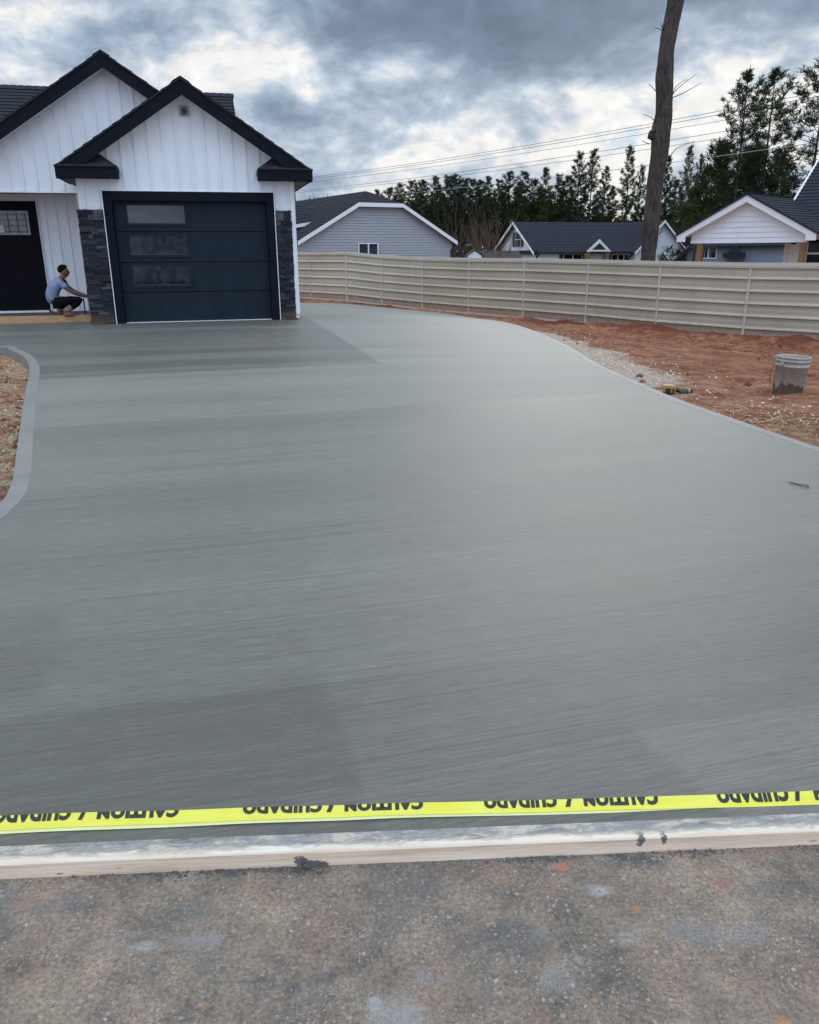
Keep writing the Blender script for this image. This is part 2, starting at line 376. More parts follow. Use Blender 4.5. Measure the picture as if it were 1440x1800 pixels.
t.put(b.inputs['Roughness'], t.rng(t.m('ADD', tone, t.m('MULTIPLY', t.m('SUBTRACT', wide, .5), .5)), -.3, .3, .42, .56)); b.inputs['Specular IOR Level'].default_value = .7
bump(t, b, t.m('ADD', t.m('MULTIPLY', fine, .7), t.m('MULTIPLY', mid, .4)), .28, .006); MT['concrete'] = m_
# smooth trowelled edge
m_, t, b = material('trowelled_concrete'); g = t.new('ShaderNodeNewGeometry'); P = g.outputs['Position']
n_ = t.noise(P, 3, 6, .6)
t.put(b.inputs['Base Color'], t.mix(t.rng(n_, .3, .7), (.172, .170, .154), (.225, .222, .204))); b.inputs['Roughness'].default_value = .5
bump(t, b, t.noise(P, 60, 4), .08, .004); MT['trowelled'] = m_

# road: worn chip-seal, clay and cement smears
m_, t, b = material('road_surface'); g = t.new('ShaderNodeNewGeometry'); P = g.outputs['Position']
dist = t.new('ShaderNodeTexNoise'); t.put(dist.inputs['Vector'], P); dist.inputs['Scale'].default_value = 40; dist.inputs['Detail'].default_value = 3
dv = t.new('ShaderNodeVectorMath', operation='SCALE'); t.put(dv.inputs[0], dist.outputs['Color']); dv.inputs['Scale'].default_value = .013
Pd_ = t.new('ShaderNodeVectorMath', operation='ADD'); t.put(Pd_.inputs[0], P); t.put(Pd_.inputs[1], dv.outputs[0]); Pd = Pd_.outputs[0]
big = t.noise(P, 1.9, 6, .62, .3); med = t.noise(P, 7, 7, .66, .2); fin = t.noise(P, 85, 5, .7); grit = t.noise(P, 260, 3, .7)
col = t.ramp(t.m('ADD', t.m('MULTIPLY', big, .5), t.m('MULTIPLY', med, .5)), [(.37, (.112, .098, .079)), (.45, (.193, .160, .123)), (.53, (.285, .224, .166)), (.62, (.40, .304, .218))])
hue = t.noise(P, 3.3, 5, .6, .5); col = t.mix(t.rng(hue, .50, .62, 0, .55, True), col, (.31, .205, .15)); col = t.mix(t.rng(hue, .46, .34, 0, .55, True), col, (.155, .152, .140))
col = t.mix(t.rng(fin, .36, .64, .0, .8), t.mix(1.0, col, (.55, .55, .55), 'MULTIPLY'), t.mix(1.0, col, (1.25, 1.25, 1.25), 'MULTIPLY'))
def smear(mask, c_, amt):
    global col
    col = t.mix(t.m('MULTIPLY', t.m('MULTIPLY', mask, t.rng(t.noise(P, 30, 6, .75), .36, .60, .15, 1)), amt), col, c_)
dk = t.rng(t.noise(P, 1.5, 6, .65, .8), .53, .64, 0, 1, True); smear(dk, (.072, .070, .071), .75)
sm = t.rng(t.noise(t.mapv(P, (1, 1.7, 1), (0, 0, .2)), 2.6, 7, .66, .9), .58, .66, 0, 1, True); smear(sm, (.24, .232, .215), .7)
def spot(px, py, r, c_, amt, sx=1.0, rough_=.8):
    p0 = on_z(px, py, 0); q = t.mapv(Pd, (1 / (r * sx), 1 / r, 0), (0, 0, 0), (-p0.x / (r * sx), -p0.y / r, 0))
    ln = t.new('ShaderNodeVectorMath', operation='LENGTH'); t.put(ln.inputs[0], q)
    d = t.m('ADD', t.m('ADD', ln.outputs['Value'], t.m('MULTIPLY', t.m('SUBTRACT', t.noise(P, 11, 7, .72), .5), rough_ * 3.0)), t.m('MULTIPLY', t.m('SUBTRACT', t.noise(P, 60, 4, .7), .5), .9))
    smear(t.rng(d, .25, 1.15, 1, 0, True), c_, amt)
for a in ((990, 1518, .022, (.48, .165, .07), 1.0), (1272, 1550, .03, (.36, .16, .08), .7), (975, 1557, .04, (.33, .20, .13), .6), (1122, 1592, .014, (.42, .16, .07), .8), (1048, 1756, .012, (.48, .25, .11), .8), (1376, 1792, .022, (.48, .25, .10), .9), (365, 1762, .016, (.42, .23, .12), .7), (790, 1702, .02, (.36, .19, .12), .6), (200, 1602, .02, (.35, .18, .11), .5), (70, 1580, .07, (.30, .19, .145), .7)): spot(*a)
for a in ((1215, 1632, .060, (.20, .20, .19), 1.0, 1.4), (1322, 1638, .052, (.245, .245, .232), 1.0, 1.3), (700, 1790, .06, (.31, .305, .29), 1.0, 1.5), (662, 1757, .025, (.34, .345, .345), 1.0), (1055, 1562, .032, (.46, .44, .41), .9, 2.0), (985, 1716, .045, (.25, .245, .23), .8, 1.3), (1108, 1645, .03, (.27, .28, .28), .7, 1.4), (1020, 1680, .022, (.30, .305, .305), .7), (335, 1600, .05, (.13, .128, .122), .8, 1.6), (360, 1648, .03, (.27, .275, .275), .7, 2.4), (250, 1662, .022, (.34, .335, .32), .8, 3.0), (752, 1712, .035, (.27, .275, .28), .8, .9), (530, 1527, .04, (.03, .03, .03), 1.0, 2.2), (1130, 1503, .04, (.05, .05, .05), .8, 2.0), (880, 1650, .10, (.10, .098, .10), .9, 1.5), (120, 1590, .05, (.13, .128, .122), .8, 2.0), (1130, 1515, .035, (.09, .09, .09), .8, 3.0)): spot(*a)
def chips(scale, keep, lo, hi, tint, amount):
    global col
    d = t.vor(Pd, scale); cc = t.vor(Pd, scale, 'Color'); r_, g_, b_ = t.sep(cc)
    k = t.m('MULTIPLY', t.rng(d, lo, hi, 1, 0, True), t.rng(r_, keep, keep + .02))
    sh = t.rng(g_, 0, 1, .55, 1.15); tn = t.mix(b_, tint, (tint[0] * .88, tint[1] * .96, tint[2] * 1.08))
    c_ = t.mix(1.0, tn, t.comb(sh, sh, sh), 'MULTIPLY'); col = t.mix(t.m('MULTIPLY', t.m('MULTIPLY', k, clean), amount), col, c_)
    return k
clean = t.rng(t.noise(P, 3.1, 5, .65), .36, .58, .25, 1)
k1 = chips(100, .42, .24, .46, (.38, .32, .255), .8)
k2 = chips(55, .58, .20, .40, (.40, .345, .28), .8)
k3 = chips(190, .50, .2, .42, (.07, .066, .064), .75)
k4 = chips(34, .86, .12, .24, (.44, .385, .315), .85)
t.put(b.inputs['Base Color'], col); b.inputs['Roughness'].default_value = .85; b.inputs['Specular IOR Level'].default_value = .3
hh = t.m('ADD', t.m('ADD', t.m('MULTIPLY', fin, .8), t.m('MULTIPLY', k2, .55)), t.m('ADD', t.m('MULTIPLY', k1, .45), t.m('ADD', t.m('MULTIPLY', grit, .4), t.m('MULTIPLY', k4, .7))))
bump(t, b, hh, .75, .006); MT['road'] = m_

# red clay, pale crushed stone near the pour, straw-coloured patches
m_, t, b = material('red_clay'); g = t.new('ShaderNodeNewGeometry'); P = g.outputs['Position']
big = t.noise(P, .8, 6, .6); med = t.noise(t.mapv(P, (1, 1.8, 1), (0, 0, .3)), 5, 7, .65); fin = t.noise(P, 45, 6, .7)
col = t.ramp(t.m('ADD', t.m('MULTIPLY', big, .4), t.m('MULTIPLY', med, .6)), [(.36, (.11, .035, .018)), (.455, (.235, .088, .044)), (.535, (.345, .155, .085)), (.63, (.46, .27, .175))])
col = t.mix(t.rng(fin, .35, .6, .55, 0), col, (.06, .028, .018))
def area(px, py, r, rot=0, sx=1.0, edge=.5, fn=on_gr):
    p0 = fn(px, py)
    q = t.mapv(P, (1, 1, 0), (0, 0, 0), (-p0.x, -p0.y, 0)); q = t.mapv(q, (1 / (r * sx), 1 / r, 0), (0, 0, rot))
    ln = t.new('ShaderNodeVectorMath', operation='LENGTH'); t.put(ln.inputs[0], q)
    d = t.m('ADD', ln.outputs['Value'], t.m('MULTIPLY', t.m('SUBTRACT', t.noise(P, 2.2, 6, .65), .5), 1.3 * edge * 2))
    return t.rng(d, .55, 1.15, 1, 0, True)
spk = t.rng(t.noise(P, 38, 5, .75), .45, .6)
def zone(nm, c1, c2, amt, lo=.34, hi=.60):
    global col
    at_ = t.new('ShaderNodeAttribute', attribute_name=nm); n_ = t.noise(P, 2.6, 7, .7); n2_ = t.noise(P, 14, 5, .7)
    k = t.m('ADD', at_.outputs['Fac'], t.m('ADD', t.m('MULTIPLY', t.m('SUBTRACT', n_, .5), 1.1), t.m('MULTIPLY', t.m('SUBTRACT', n2_, .5), .7)))
    col = t.mix(t.m('MULTIPLY', t.rng(k, lo, hi, 0, 1, True), amt), col, t.mix(spk, c1, c2))
zone('crushed', (.34, .25, .175), (.60, .53, .44), .9)
zone('strawy', (.27, .17, .095), (.47, .36, .22), .75)
zone('dug', (.10, .028, .015), (.17, .055, .032), .85, .30, .62)
sx_, sy_, sz_ = t.sep(P)
grass = t.rng(t.m('ADD', sy_, t.m('MULTIPLY', big, 6)), 36, 44)
col = t.mix(grass, col, t.mix(med, (.10, .085, .04), (.06, .07, .025)))
t.put(b.inputs['Base Color'], col); b.inputs['Roughness'].default_value = .95; b.inputs['Specular IOR Level'].default_value = .15
bump(t, b, t.m('ADD', med, t.m('MULTIPLY', fin, .5)), .9, .05); MT['clay'] = m_

MT['cement_lump'] = pm('cement_lump', (.075, .078, .078), (.14, .145, .145), 30, .9, .6, 90)
# barricade tape plastic
m_, t, b = material('yellow_tape'); tcn = t.new('ShaderNodeTexCoord')
n_ = t.noise(t.mapv(tcn.outputs['Object'], (3, 30, 1)), 2, 4)
t.put(b.inputs['Base Color'], t.mix(t.rng(n_, .4, .65), (.70, .64, .03), (.74, .69, .08))); b.inputs['Roughness'].default_value = .32
b.inputs['Subsurface Weight'].default_value = 0
bump(t, b, n_, .2, .01); MT['tape'] = m_
MT['tape_pale'] = pm('tape_pale', (.66, .67, .22), (.70, .71, .32), 8, .35, .05, 20)
MT['ink'] = pm('ink', (.012, .012, .012), (.02, .02, .018), 10, .45, 0)
MT['pebble'] = pm('pebble', (.62, .55, .46), (.42, .33, .26), .9, .9, .2, 60, island=.35)
MT['clod'] = pm('clod', (.15, .05, .026), (.24, .095, .05), 4, .95, .4, 40, island=.4)
MT['straw'] = pm('straw', (.46, .36, .22), (.27, .19, .10), 2, .85, 0, island=.35)
MT['chip'] = pm('chip', (.30, .27, .24), (.17, .155, .145), 8, .9, .3, 120, island=.45)

# ------------------------------------------------------------------ ground, road, driveway
def grid_axis(lo, hi, step, far, fstep):
    a = list(np.arange(lo, hi + 1e-6, step)); L = []; x = lo; s = step
    while x > -far: s = min(s * 1.35, fstep); x -= s; L.append(x)
    Rr = []; x = hi; s = step
    while x < far: s = min(s * 1.35, fstep); x += s; Rr.append(x)
    return np.array(L[::-1] + a + Rr)
xs = grid_axis(-8, 13.5, .14, 900, 90); ys = np.array([y for y in grid_axis(1.5, 33, .14, 900, 90) if y > -30])
X, Y = np.meshgrid(xs, ys); Z = gr_z(X, Y)
nv = np.zeros_like(Z)
for j in range(len(ys)):
    if not (2 < ys[j] < 36): continue
    for i in range(len(xs)):
        if -9 < xs[i] < 14:
            p = Vector((xs[i], ys[j], 0))
            nv[j, i] = .05 * mnoise.fractal(p * .9, .8, 2.0, 5) + .022 * mnoise.noise(p * 5.0)
# ridge of dug earth thrown against the fence foot
fp = np.array([(a, b_) for a, b_, _ in FENCE])
def seg_d(x, y, A, Bv):
    d = Bv - A; tt = np.clip(((x - A[0]) * d[0] + (y - A[1]) * d[1]) / (d @ d), 0, 1)
    return np.hypot(x - A[0] - tt * d[0], y - A[1] - tt * d[1])
fd = np.full(Z.shape, 99.)
for A, Bv in zip(fp[:8], fp[1:9]): fd = np.minimum(fd, seg_d(X, Y, A, Bv))
bank = .16 * np.exp(-((fd - 1.0) / .55) ** 2) * np.clip((X - 3.2) / 2, 0, 1) * (X * .7 + Y * .7 < 20.2)
Z = Z + nv * (1 + 2.2 * np.exp(-((fd - 1.0) / .8) ** 2)) + bank
Z = np.where(Y < 2.2, np.minimum(Z, -.05), Z)
mound = .14 * np.exp(-(((X + 3.1) / .9) ** 2 + ((Y - 29.9) / .5) ** 2)); Z = Z + mound
# keep the soil under the slab and under the houses
def inside(px, py, poly):
    r = np.zeros(px.shape, bool); j = len(poly) - 1
    for i in range(len(poly)):
        xi, yi = poly[i]; xj, yj = poly[j]
        c = ((yi > py) != (yj > py)) & (px < (xj - xi) * (py - yi) / (yj - yi + 1e-12) + xi); r ^= c; j = i
    return r
# facade frame
HA = rad(14); HO = Vector((-5.32, 15.22, .37)); HX = Vector((math.cos(HA), math.sin(HA), 0)); HY = Vector((-math.sin(HA), math.cos(HA), 0))
def hp(u, v, z=0): return HO + HX * u + HY * v + Vector((0, 0, z))

def smooth_line(pts, n=10):
    """Catmull-Rom through points"""
    P_ = [Vector(p) for p in pts]; out = []
    for i in range(len(P_) - 1):
        p0, p1, p2, p3 = P_[max(i - 1, 0)], P_[i], P_[i + 1], P_[min(i + 2, len(P_) - 1)]
        for k in range(n):
            s = k / n; out.append(.5 * ((2 * p1) + (p2 - p0) * s + (2 * p0 - 5 * p1 + 4 * p2 - p3) * s * s + (3 * p1 - p0 - 3 * p2 + p3) * s ** 3))
    return out + [P_[-1]]
bl, br = on_z(0, 1546, 0), on_z(1440, 1485, 0)
bdir = (br - bl).normalized(); bnrm = Vector((-bdir.y, bdir.x, 0))
bang = math.atan2(bdir.y, bdir.x)
BW, BH = .074, .05
def bline(s, off): return bl + bdir * s + bnrm * off
def front_at(x): return Vector((x, bline(0, BW + .002).y + (x - bline(0, BW + .002).x) * bdir.y / bdir.x))
right_px = [(1440, 787), (1300, 740), (1180, 697), (1100, 662), (1050, 639), (1000, 609), (950, 586), (880, 565), (800, 553.5), (720, 545), (640, 537), (590, 533), (560, 532.5)]
right = [on_slab(*p) for p in right_px]
rl = smooth_line([Vector((p.x, p.y)) for p in [front_at(9.2)] + [on_slab(2300, 1080), on_slab(1900, 935), on_slab(1650, 850), on_slab(1540, 815)] + right], 8)
left_px = [(0, 913), (20, 895), (41, 874), (50, 853), (55, 825), (58, 778), (61, 737), (65, 686), (68.5, 665), (70, 652), (67, 638.5), (56, 625), (32, 614), (0, 608)]
left = [on_slab(*p) for p in left_px]
ll = smooth_line([Vector((p.x, p.y)) for p in [front_at(-7.4)] + [on_slab(-900, 1240), on_slab(-560, 1120), on_slab(-250, 1010), on_slab(-90, 955)] + left + [Vector((left[-1].x - 2.2, left[-1].y + .35))]], 8)
def offset(line, d):
    out = []
    for i, p in enumerate(line):
        q = line[min(i + 1, len(line) - 1)] - line[max(i - 1, 0)]; q.normalize(); out.append(Vector((p.x - q.y * d, p.y + q.x * d)))
    return out
EDGE = .112
r_out = rl; r_in = offset(rl, EDGE * .8)            # the line runs away from us with the slab on its left
l_in = ll; l_out = offset(ll, EDGE)
pl_front = hp(-.6, .6)
far_l = hp(3.29, 15.5)
poly = [(p.x, p.y) for p in l_in]
poly += [(q.x, q.y) for q in (hp(-5.2, .56), hp(-.585, .56), hp(-.585, -.115), hp(0.0, -.115), hp(0.0, -.02), hp(2.74, -.02), hp(2.74, -.115), hp(3.26, -.115), hp(3.26, 1.0), hp(3.26, 13.8))]
poly += [(p.x, p.y) for p in r_in[::-1]]
full = [(p.x, p.y) for p in l_out] + poly[len(l_in):len(l_in) + 10] + [(p.x, p.y) for p in r_out[::-1]]
ins = inside(X, Y, full); Zs = slab_z(np.clip(X, -12, 12), np.clip(Y, 1, 31))
Z = np.where(ins, np.minimum(Z, Zs - .12), Z)
near = inside(X, Y, [(p.x, p.y) for p in offset(l_out, .3)] + poly[len(l_in):len(l_in) + 10] + [(p.x, p.y) for p in offset(r_out, -.3)[::-1]])
Z = np.where(near & ~ins, np.minimum(Z, Zs - .035), Z)
lefty = (X < -3.0) & (Y < 13) & (Y > 3.5) & ~ins; Z = np.where(lefty, np.minimum(Z, Zs - .10), Z)
# house pad
pad = inside(X, Y, [(q.x, q.y) for q in (hp(-9, .6), hp(3.2, .6), hp(3.2, 12), hp(-9, 12))]); Z = np.where(pad, .40, Z)
nx_, ny_ = len(xs), len(ys)
V = np.stack([X.ravel(), Y.ravel(), Z.ravel()], 1)
F = [(j * nx_ + i, j * nx_ + i + 1, (j + 1) * nx_ + i + 1, (j + 1) * nx_ + i) for j in range(ny_ - 1) for i in range(nx_ - 1)]
def line_d(line):
    a = np.array([(p.x, p.y) for p in line]); a = a[::3]; D = np.full(X.shape, 99.)
    for A, Bv in zip(a[:-1], a[1:]): D = np.minimum(D, seg_d(X, Y, A, Bv))
    return D
dr, dl = line_d(rl), line_d(ll)
crushed = .95 * np.exp(-(dr / .85) ** 2) * np.clip((Y - 7.6) / 2.0, 0, 1) * np.clip((21 - Y) / 4, 0, 1) + .30 * np.exp(-(dr / 1.6) ** 2) * np.clip((9 - Y) / 3, 0, 1) + .45 * np.exp(-(dl / 1.2) ** 2) * (X < 0)
strawy = .55 * np.exp(-(dr / .9) ** 2) * np.clip((8.0 - Y) / 1.6, 0, 1) + .50 * np.exp(-(dl / 1.5) ** 2) * (X < 0)
gme = mesh_np('ground', V, F)
for nm, arr in (('crushed', crushed), ('strawy', strawy), ('dug', .62 * np.exp(-((fd - .9) / .75) ** 2) * np.clip((X - 2.2) / 2, 0, 1))): gme.attributes.new(nm, 'FLOAT', 'POINT').data.foreach_set('value', arr.ravel().astype(np.float32))
tag(obj('ground', gme, MT['clay'], smooth=True), kind='structure')
def zg(x, y):
    i = min(max(int(np.searchsorted(xs, x)) - 1, 0), nx_ - 2); j = min(max(int(np.searchsorted(ys, y)) - 1, 0), ny_ - 2)
    a = (x - xs[i]) / (xs[i + 1] - xs[i]); c = (y - ys[j]) / (ys[j + 1] - ys[j])
    return float(Z[j, i] * (1 - a) * (1 - c) + Z[j, i + 1] * a * (1 - c) + Z[j + 1, i] * (1 - a) * c + Z[j + 1, i + 1] * a * c)
bm = B(); quad(bm, bline(-60, .03), bline(-60, -9), bline(60, -9), bline(60, .03))
tag(obj('road', bm, MT['road']), kind='structure')

# slab mesh
bp = [Vector(p) for p in poly]; bp2 = []
for i, p in enumerate(bp):
    q = bp[(i + 1) % len(bp)]; n = max(1, int((q - p).length / .25)); bp2 += [p.lerp(q, k / n) for k in range(n)]
pts = list(bp2); gx_, gy_ = np.meshgrid(np.arange(-9.5, 11, .3), np.arange(1.5, 31, .3))
msk = inside(gx_, gy_, [(p.x, p.y) for p in bp2])
cand = [Vector((a, c)) for a, c in zip(gx_[msk], gy_[msk])]
barr = np.array([(p.x, p.y) for p in bp2])
cand = [p for p in cand if np.min((barr[:, 0] - p.x) ** 2 + (barr[:, 1] - p.y) ** 2) > .02]
vv, ee, ff, *_ = delaunay_2d_cdt(pts + cand, [(i, (i + 1) % len(pts)) for i in range(len(pts))], [], 1, 1e-5)
zz = slab_z([p.x for p in vv], [p.y for p in vv])
bm = B(); vs = [bm.verts.new((p.x, p.y, float(z))) for p, z in zip(vv, zz)]
for f in ff:
    try: bm.faces.new([vs[i] for i in f])
    except ValueError: pass
bmesh.ops.recalc_face_normals(bm, faces=bm.faces)
if sum(f.normal.z for f in bm.faces) < 0: bmesh.ops.reverse_faces(bm, faces=bm.faces)
bedges = [e for e in bm.edges if e.is_boundary]
r_ = bmesh.ops.extrude_edge_only(bm, edges=bedges)
for v_ in r_['geom']:
    if isinstance(v_, bmesh.types.BMVert): v_.co.z -= .14
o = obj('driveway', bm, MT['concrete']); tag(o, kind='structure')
def band(name, a, c, lift=.004):
    bm = B(); za = slab_z([p.x for p in a], [p.y for p in a]); zc = slab_z([p.x for p in c], [p.y for p in c])
    A = [bm.verts.new((p.x, p.y, float(z) + lift)) for p, z in zip(a, za)]; C_ = [bm.verts.new((p.x, p.y, float(z) + lift * .3)) for p, z in zip(c, zc)]
    A2 = [bm.verts.new((p.x, p.y, float(z) - .16)) for p, z in zip(a, za)]
    C2 = [bm.verts.new((p.x, p.y, float(z) - .01)) for p, z in zip(c, zc)]
    for i in range(len(a) - 1):
        bm.faces.new((A[i], A[i + 1], C_[i + 1], C_[i])); bm.faces.new((A2[i], A2[i + 1], A[i + 1], A[i])); bm.faces.new((C_[i], C_[i + 1], C2[i + 1], C2[i]))
    bmesh.ops.recalc_face_normals(bm, faces=bm.faces)
    return tag(obj(name, bm, MT['trowelled']), kind='structure')
band('kerb_strip', r_out, r_in); band('kerb_strip', l_out, l_in)

# form board: pine with dried cement smeared over the top
m_, t, b = material('form_board'); tcn = t.new('ShaderNodeTexCoord'); g = t.new('ShaderNodeNewGeometry'); O = tcn.outputs['Object']
gr = t.noise(t.mapv(O, (.8, 26, 26)), 1.6, 5, .6, .5)
wood = t.ramp(gr, [(.3, (.62, .43, .30)), (.5, (.82, .63, .46)), (.7, (.90, .74, .58))])
ox, oy, oz = t.sep(O); up = t.rng(t.sep(g.outputs['Normal'])[2], .5, .8)
s1 = t.noise(t.mapv(O, (3.2, 9, 9)), 2.6, 10, .76, .4); s2 = t.noise(t.mapv(O, (1.0, 16, 16)), 3.0, 6, .65, .3)
cem = t.ramp(s1, [(.36, (.12, .12, .112)), (.45, (.235, .235, .222)), (.53, (.31, .30, .27)), (.585, (.55, .47, .36)), (.65, (.34, .33, .30))])
edge = t.rng(t.m('ADD', oy, t.m('MULTIPLY', t.m('SUBTRACT', s1, .5), .12)), .012, .034, 0, 1, True)
topc = t.mix(edge, t.mix(t.rng(s2, .4, .6), (.66, .54, .40), (.74, .68, .57)), cem)
gouge = t.rng(t.noise(t.mapv(O, (2, 12, 12)), 2.0, 6, .7), .64, .70); topc = t.mix(t.m('MULTIPLY', gouge, .8), topc, (.13, .135, .13))
col = t.mix(up, wood, topc)
kn = t.rng(t.noise(t.mapv(O, (5, 14, 14)), 2.0, 4, .6), .68, .72); col = t.mix(t.m('MULTIPLY', kn, .8), col, (.30, .14, .07))
kc = t.rng(t.noise(t.mapv(O, (4, 10, 10), (0, 0, 0), (3, 1, 2)), 1.6, 6, .7), .67, .70); col = t.mix(t.m('MULTIPLY', kc, .8), col, (.15, .155, .155))
sp_n = t.noise(O, 38, 6, .72)
for px_, wd_, hz_ in ((552, .050, .004), (530, .024, .014), (1124, .016, .038), (1166, .012, .044)):
    x0_ = (on_z(px_, 1546 - 61 * px_ / 1440, 0) - bl).dot(bdir)
    d_ = t.m('ADD', t.m('ADD', t.m('POWER', t.m('DIVIDE', t.m('SUBTRACT', ox, x0_), wd_), 2), t.m('POWER', t.m('DIVIDE', t.m('SUBTRACT', oz, hz_), .022), 2)), t.m('MULTIPLY', t.m('SUBTRACT', sp_n, .5), 5.0))
    col = t.mix(t.m('MULTIPLY', t.m('MULTIPLY', t.rng(d_, .5, .75, 1, 0), t.rng(oy, .01, .03, 1, 0)), .92), col, (.085, .087, .084))
t.put(b.inputs['Base Color'], col); b.inputs['Roughness'].default_value = .8
bump(t, b, t.m('ADD', gr, s1), .6, .008); MT['form_board'] = m_
# ------------------------------------------------------------------ foreground board and tape
t_ = thing('form_board', 'long pale pine form board smeared with cement along the front edge of the driveway', 'board', bl, bang)
bm = B(); L_ = (br - bl).length
for x0, x1 in ((-7.0, 9.0),):
    n = 160
    prof = [(0, 0), (0, BH - .004), (.004, BH), (BW - .004, BH), (BW, BH - .004), (BW, 0)]
    rings = []
    for i in range(n + 1):
        x = x0 + (x1 - x0) * i / n; dz = .002 * mnoise.noise(Vector((x * 1.5, 0, 0))); dy = .003 * mnoise.noise(Vector((x * .8, 5, 0)))
        rings.append([bm.verts.new((x, yy + dy, zz_ + (dz if zz_ > 0 else 0))) for yy, zz_ in prof])
    for a, c in zip(rings, rings[1:]):
        for k in range(len(prof) - 1): bm.faces.new((a[k], c[k], c[k + 1], a[k + 1]))
    bm.faces.new(rings[0]); bm.faces.new(rings[-1][::-1])
obj('plank', bm, MT['form_board'], t_)
def rock(bm, c, r, sq=(1, 1, 1), seed=0):
    rr = random.Random(seed); res = bmesh.ops.create_icosphere(bm, subdivisions=1, radius=r)
    for v_ in res['verts']:
        k = 1 + rr.uniform(-.3, .3); v_.co = Vector((v_.co.x * sq[0] * k, v_.co.y * sq[1] * k, v_.co.z * sq[2] * k)) + Vector(c)
def octa(Vl, Fl, c, r, rr):
    b0 = len(Vl)
    a = rr.uniform(0, 6.28); ca, sa = math.cos(a), math.sin(a)
    for q in ((1, 0, 0), (0, 1, 0), (-1, 0, 0), (0, -1, 0), (0, 0, .7), (0, 0, -.5)):
        k = r * rr.uniform(.6, 1.25); x, y, z = q[0] * k * 1.2, q[1] * k * .85, q[2] * k
        Vl.append((c[0] + x * ca - y * sa, c[1] + x * sa + y * ca, c[2] + z))
    for f in ((0, 1, 4), (1, 2, 4), (2, 3, 4), (3, 0, 4), (1, 0, 5), (2, 1, 5), (3, 2, 5), (0, 3, 5)): Fl.append(tuple(b0 + i for i in f))
# splashed cement lumps along the board foot: crumbs nobody could count
rr = random.Random(3); Vl, Fl = [], []
for k in range(420):
    c0 = rr.choice([None, None, .55, .72, .9, 1.75, 2.25]) if rr.random() < .9 else None
    s = rr.uniform(-.6, L_ + .6) if c0 is None else rr.gauss(c0 * L_ / 2.7, .05)
    p = bline(s, -abs(rr.gauss(0, .012)) - .001); octa(Vl, Fl, (p.x, p.y, .002), rr.uniform(.0015, .0055), rr)
tag(obj('cement_crumbs', mesh_np('cement_crumbs', Vl, Fl), MT['cement_lump']), 'dark cement crumbs fallen along the foot of the pale form board', 'cement crumbs', kind='stuff')
rr = random.Random(4); Vl, Fl = [], []
for k in range(2600):
    s = rr.uniform(-1.0, L_ + 1.0); d = rr.uniform(-.75, -.02); p = bline(s, d); octa(Vl, Fl, (p.x, p.y, .0005), rr.choice([.0015, .002, .0028, .004]), rr)
tag(obj('loose_grit', mesh_np('loose_grit', Vl, Fl), MT['chip']), 'loose grit and stone chips scattered over the worn road', 'grit', kind='stuff')

tl, tr = on_z(0, 1456, .06), on_z(1440, 1409, .06)       # near edge of the tape
tdir = (tr - tl).normalized(); tang = math.atan2(tdir.y, tdir.x)
TT = rad(38); TW = .041
tt_ = thing('caution_tape', 'yellow barricade tape stretched low across the concrete with upside down black lettering', 'tape', tl, tang)
def tape_pt(x, s):                                        # s across the tape, from the near edge
    sag = .004 * math.sin(x * 2.1) + .003 * mnoise.noise(Vector((x * 3, 0, 0))); tw = .05 * mnoise.noise(Vector((x * .9, 3, 0)))
    curl = .0025 * math.sin(s / TW * 3.1 + x * 1.3)
    return Vector((x, s * math.cos(TT + tw) + curl, sag + s * math.sin(TT + tw) - .008 + curl))
bm = B(); n = 240; m = 6; rows = []
for i in range(n + 1):
    x = -4 + 10.5 * i / n; rows.append([bm.verts.new(tape_pt(x, TW * k / m)) for k in range(m + 1)])
for a, c in zip(rows, rows[1:]):
    for k in range(m): bm.faces.new((a[k], c[k], c[k + 1], a[k + 1]))
o = obj('ribbon', bm, MT['tape'], tt_, True)
bm = B(); rows = []
for i in range(n + 1):                                    # the half folded under, seen as a pale lower edge
    x = -4 + 10.5 * i / n; e = .0025 * mnoise.noise(Vector((x * 2, 9, 0)))
    rows.append([bm.verts.new(tape_pt(x, s) + Vector((0, 0, -.0025))) for s in (-.006 + e, .01, TW * .95)])
for a, c in zip(rows, rows[1:]):
    for k in range(2): bm.faces.new((a[k], c[k], c[k + 1], a[k + 1]))
obj('folded_layer', bm, MT['tape_pale'], tt_, True)
def word(txt, xa, xb, height, y_top):
    """letter mesh: upside down word whose bottoms are lost past the fold"""
    cu = bpy.data.curves.new('lettering', 'FONT'); cu.body = txt; cu.offset = .085; cu.resolution_u = 3; cu.space_character = 1.20
    ob = bpy.data.objects.new('lettering', cu); COL.objects.link(ob); bpy.context.view_layer.update()
    me = bpy.data.meshes.new_from_object(ob.evaluated_get(bpy.context.evaluated_depsgraph_get()))
    bpy.data.objects.remove(ob); bpy.data.curves.remove(cu)
    bm = B(); bm.from_mesh(me); bpy.data.meshes.remove(me)
    x0 = min(v.co.x for v in bm.verts); x1 = max(v.co.x for v in bm.verts); z0 = -.03; z1 = .73
    for v in bm.verts:
        u = (v.co.x - x0) / (x1 - x0); h = (v.co.y - z0) / (z1 - z0)
        v.co = Vector((xb - (xb - xa) * u, y_top + (1 - h) * height, 0))     # turned through 180 degrees
    bmesh.ops.subdivide_edges(bm, edges=bm.edges, cuts=1)
    geo = bm.verts[:] + bm.edges[:] + bm.faces[:]
    bmesh.ops.bisect_plane(bm, geom=geo, plane_co=(0, TW * .985, 0), plane_no=(0, 1, 0), clear_outer=True)
    for v in bm.verts: v.co = tape_pt(v.co.x, v.co.y) + Vector((0, -.0004, .0014))
    return bm
tz = .02
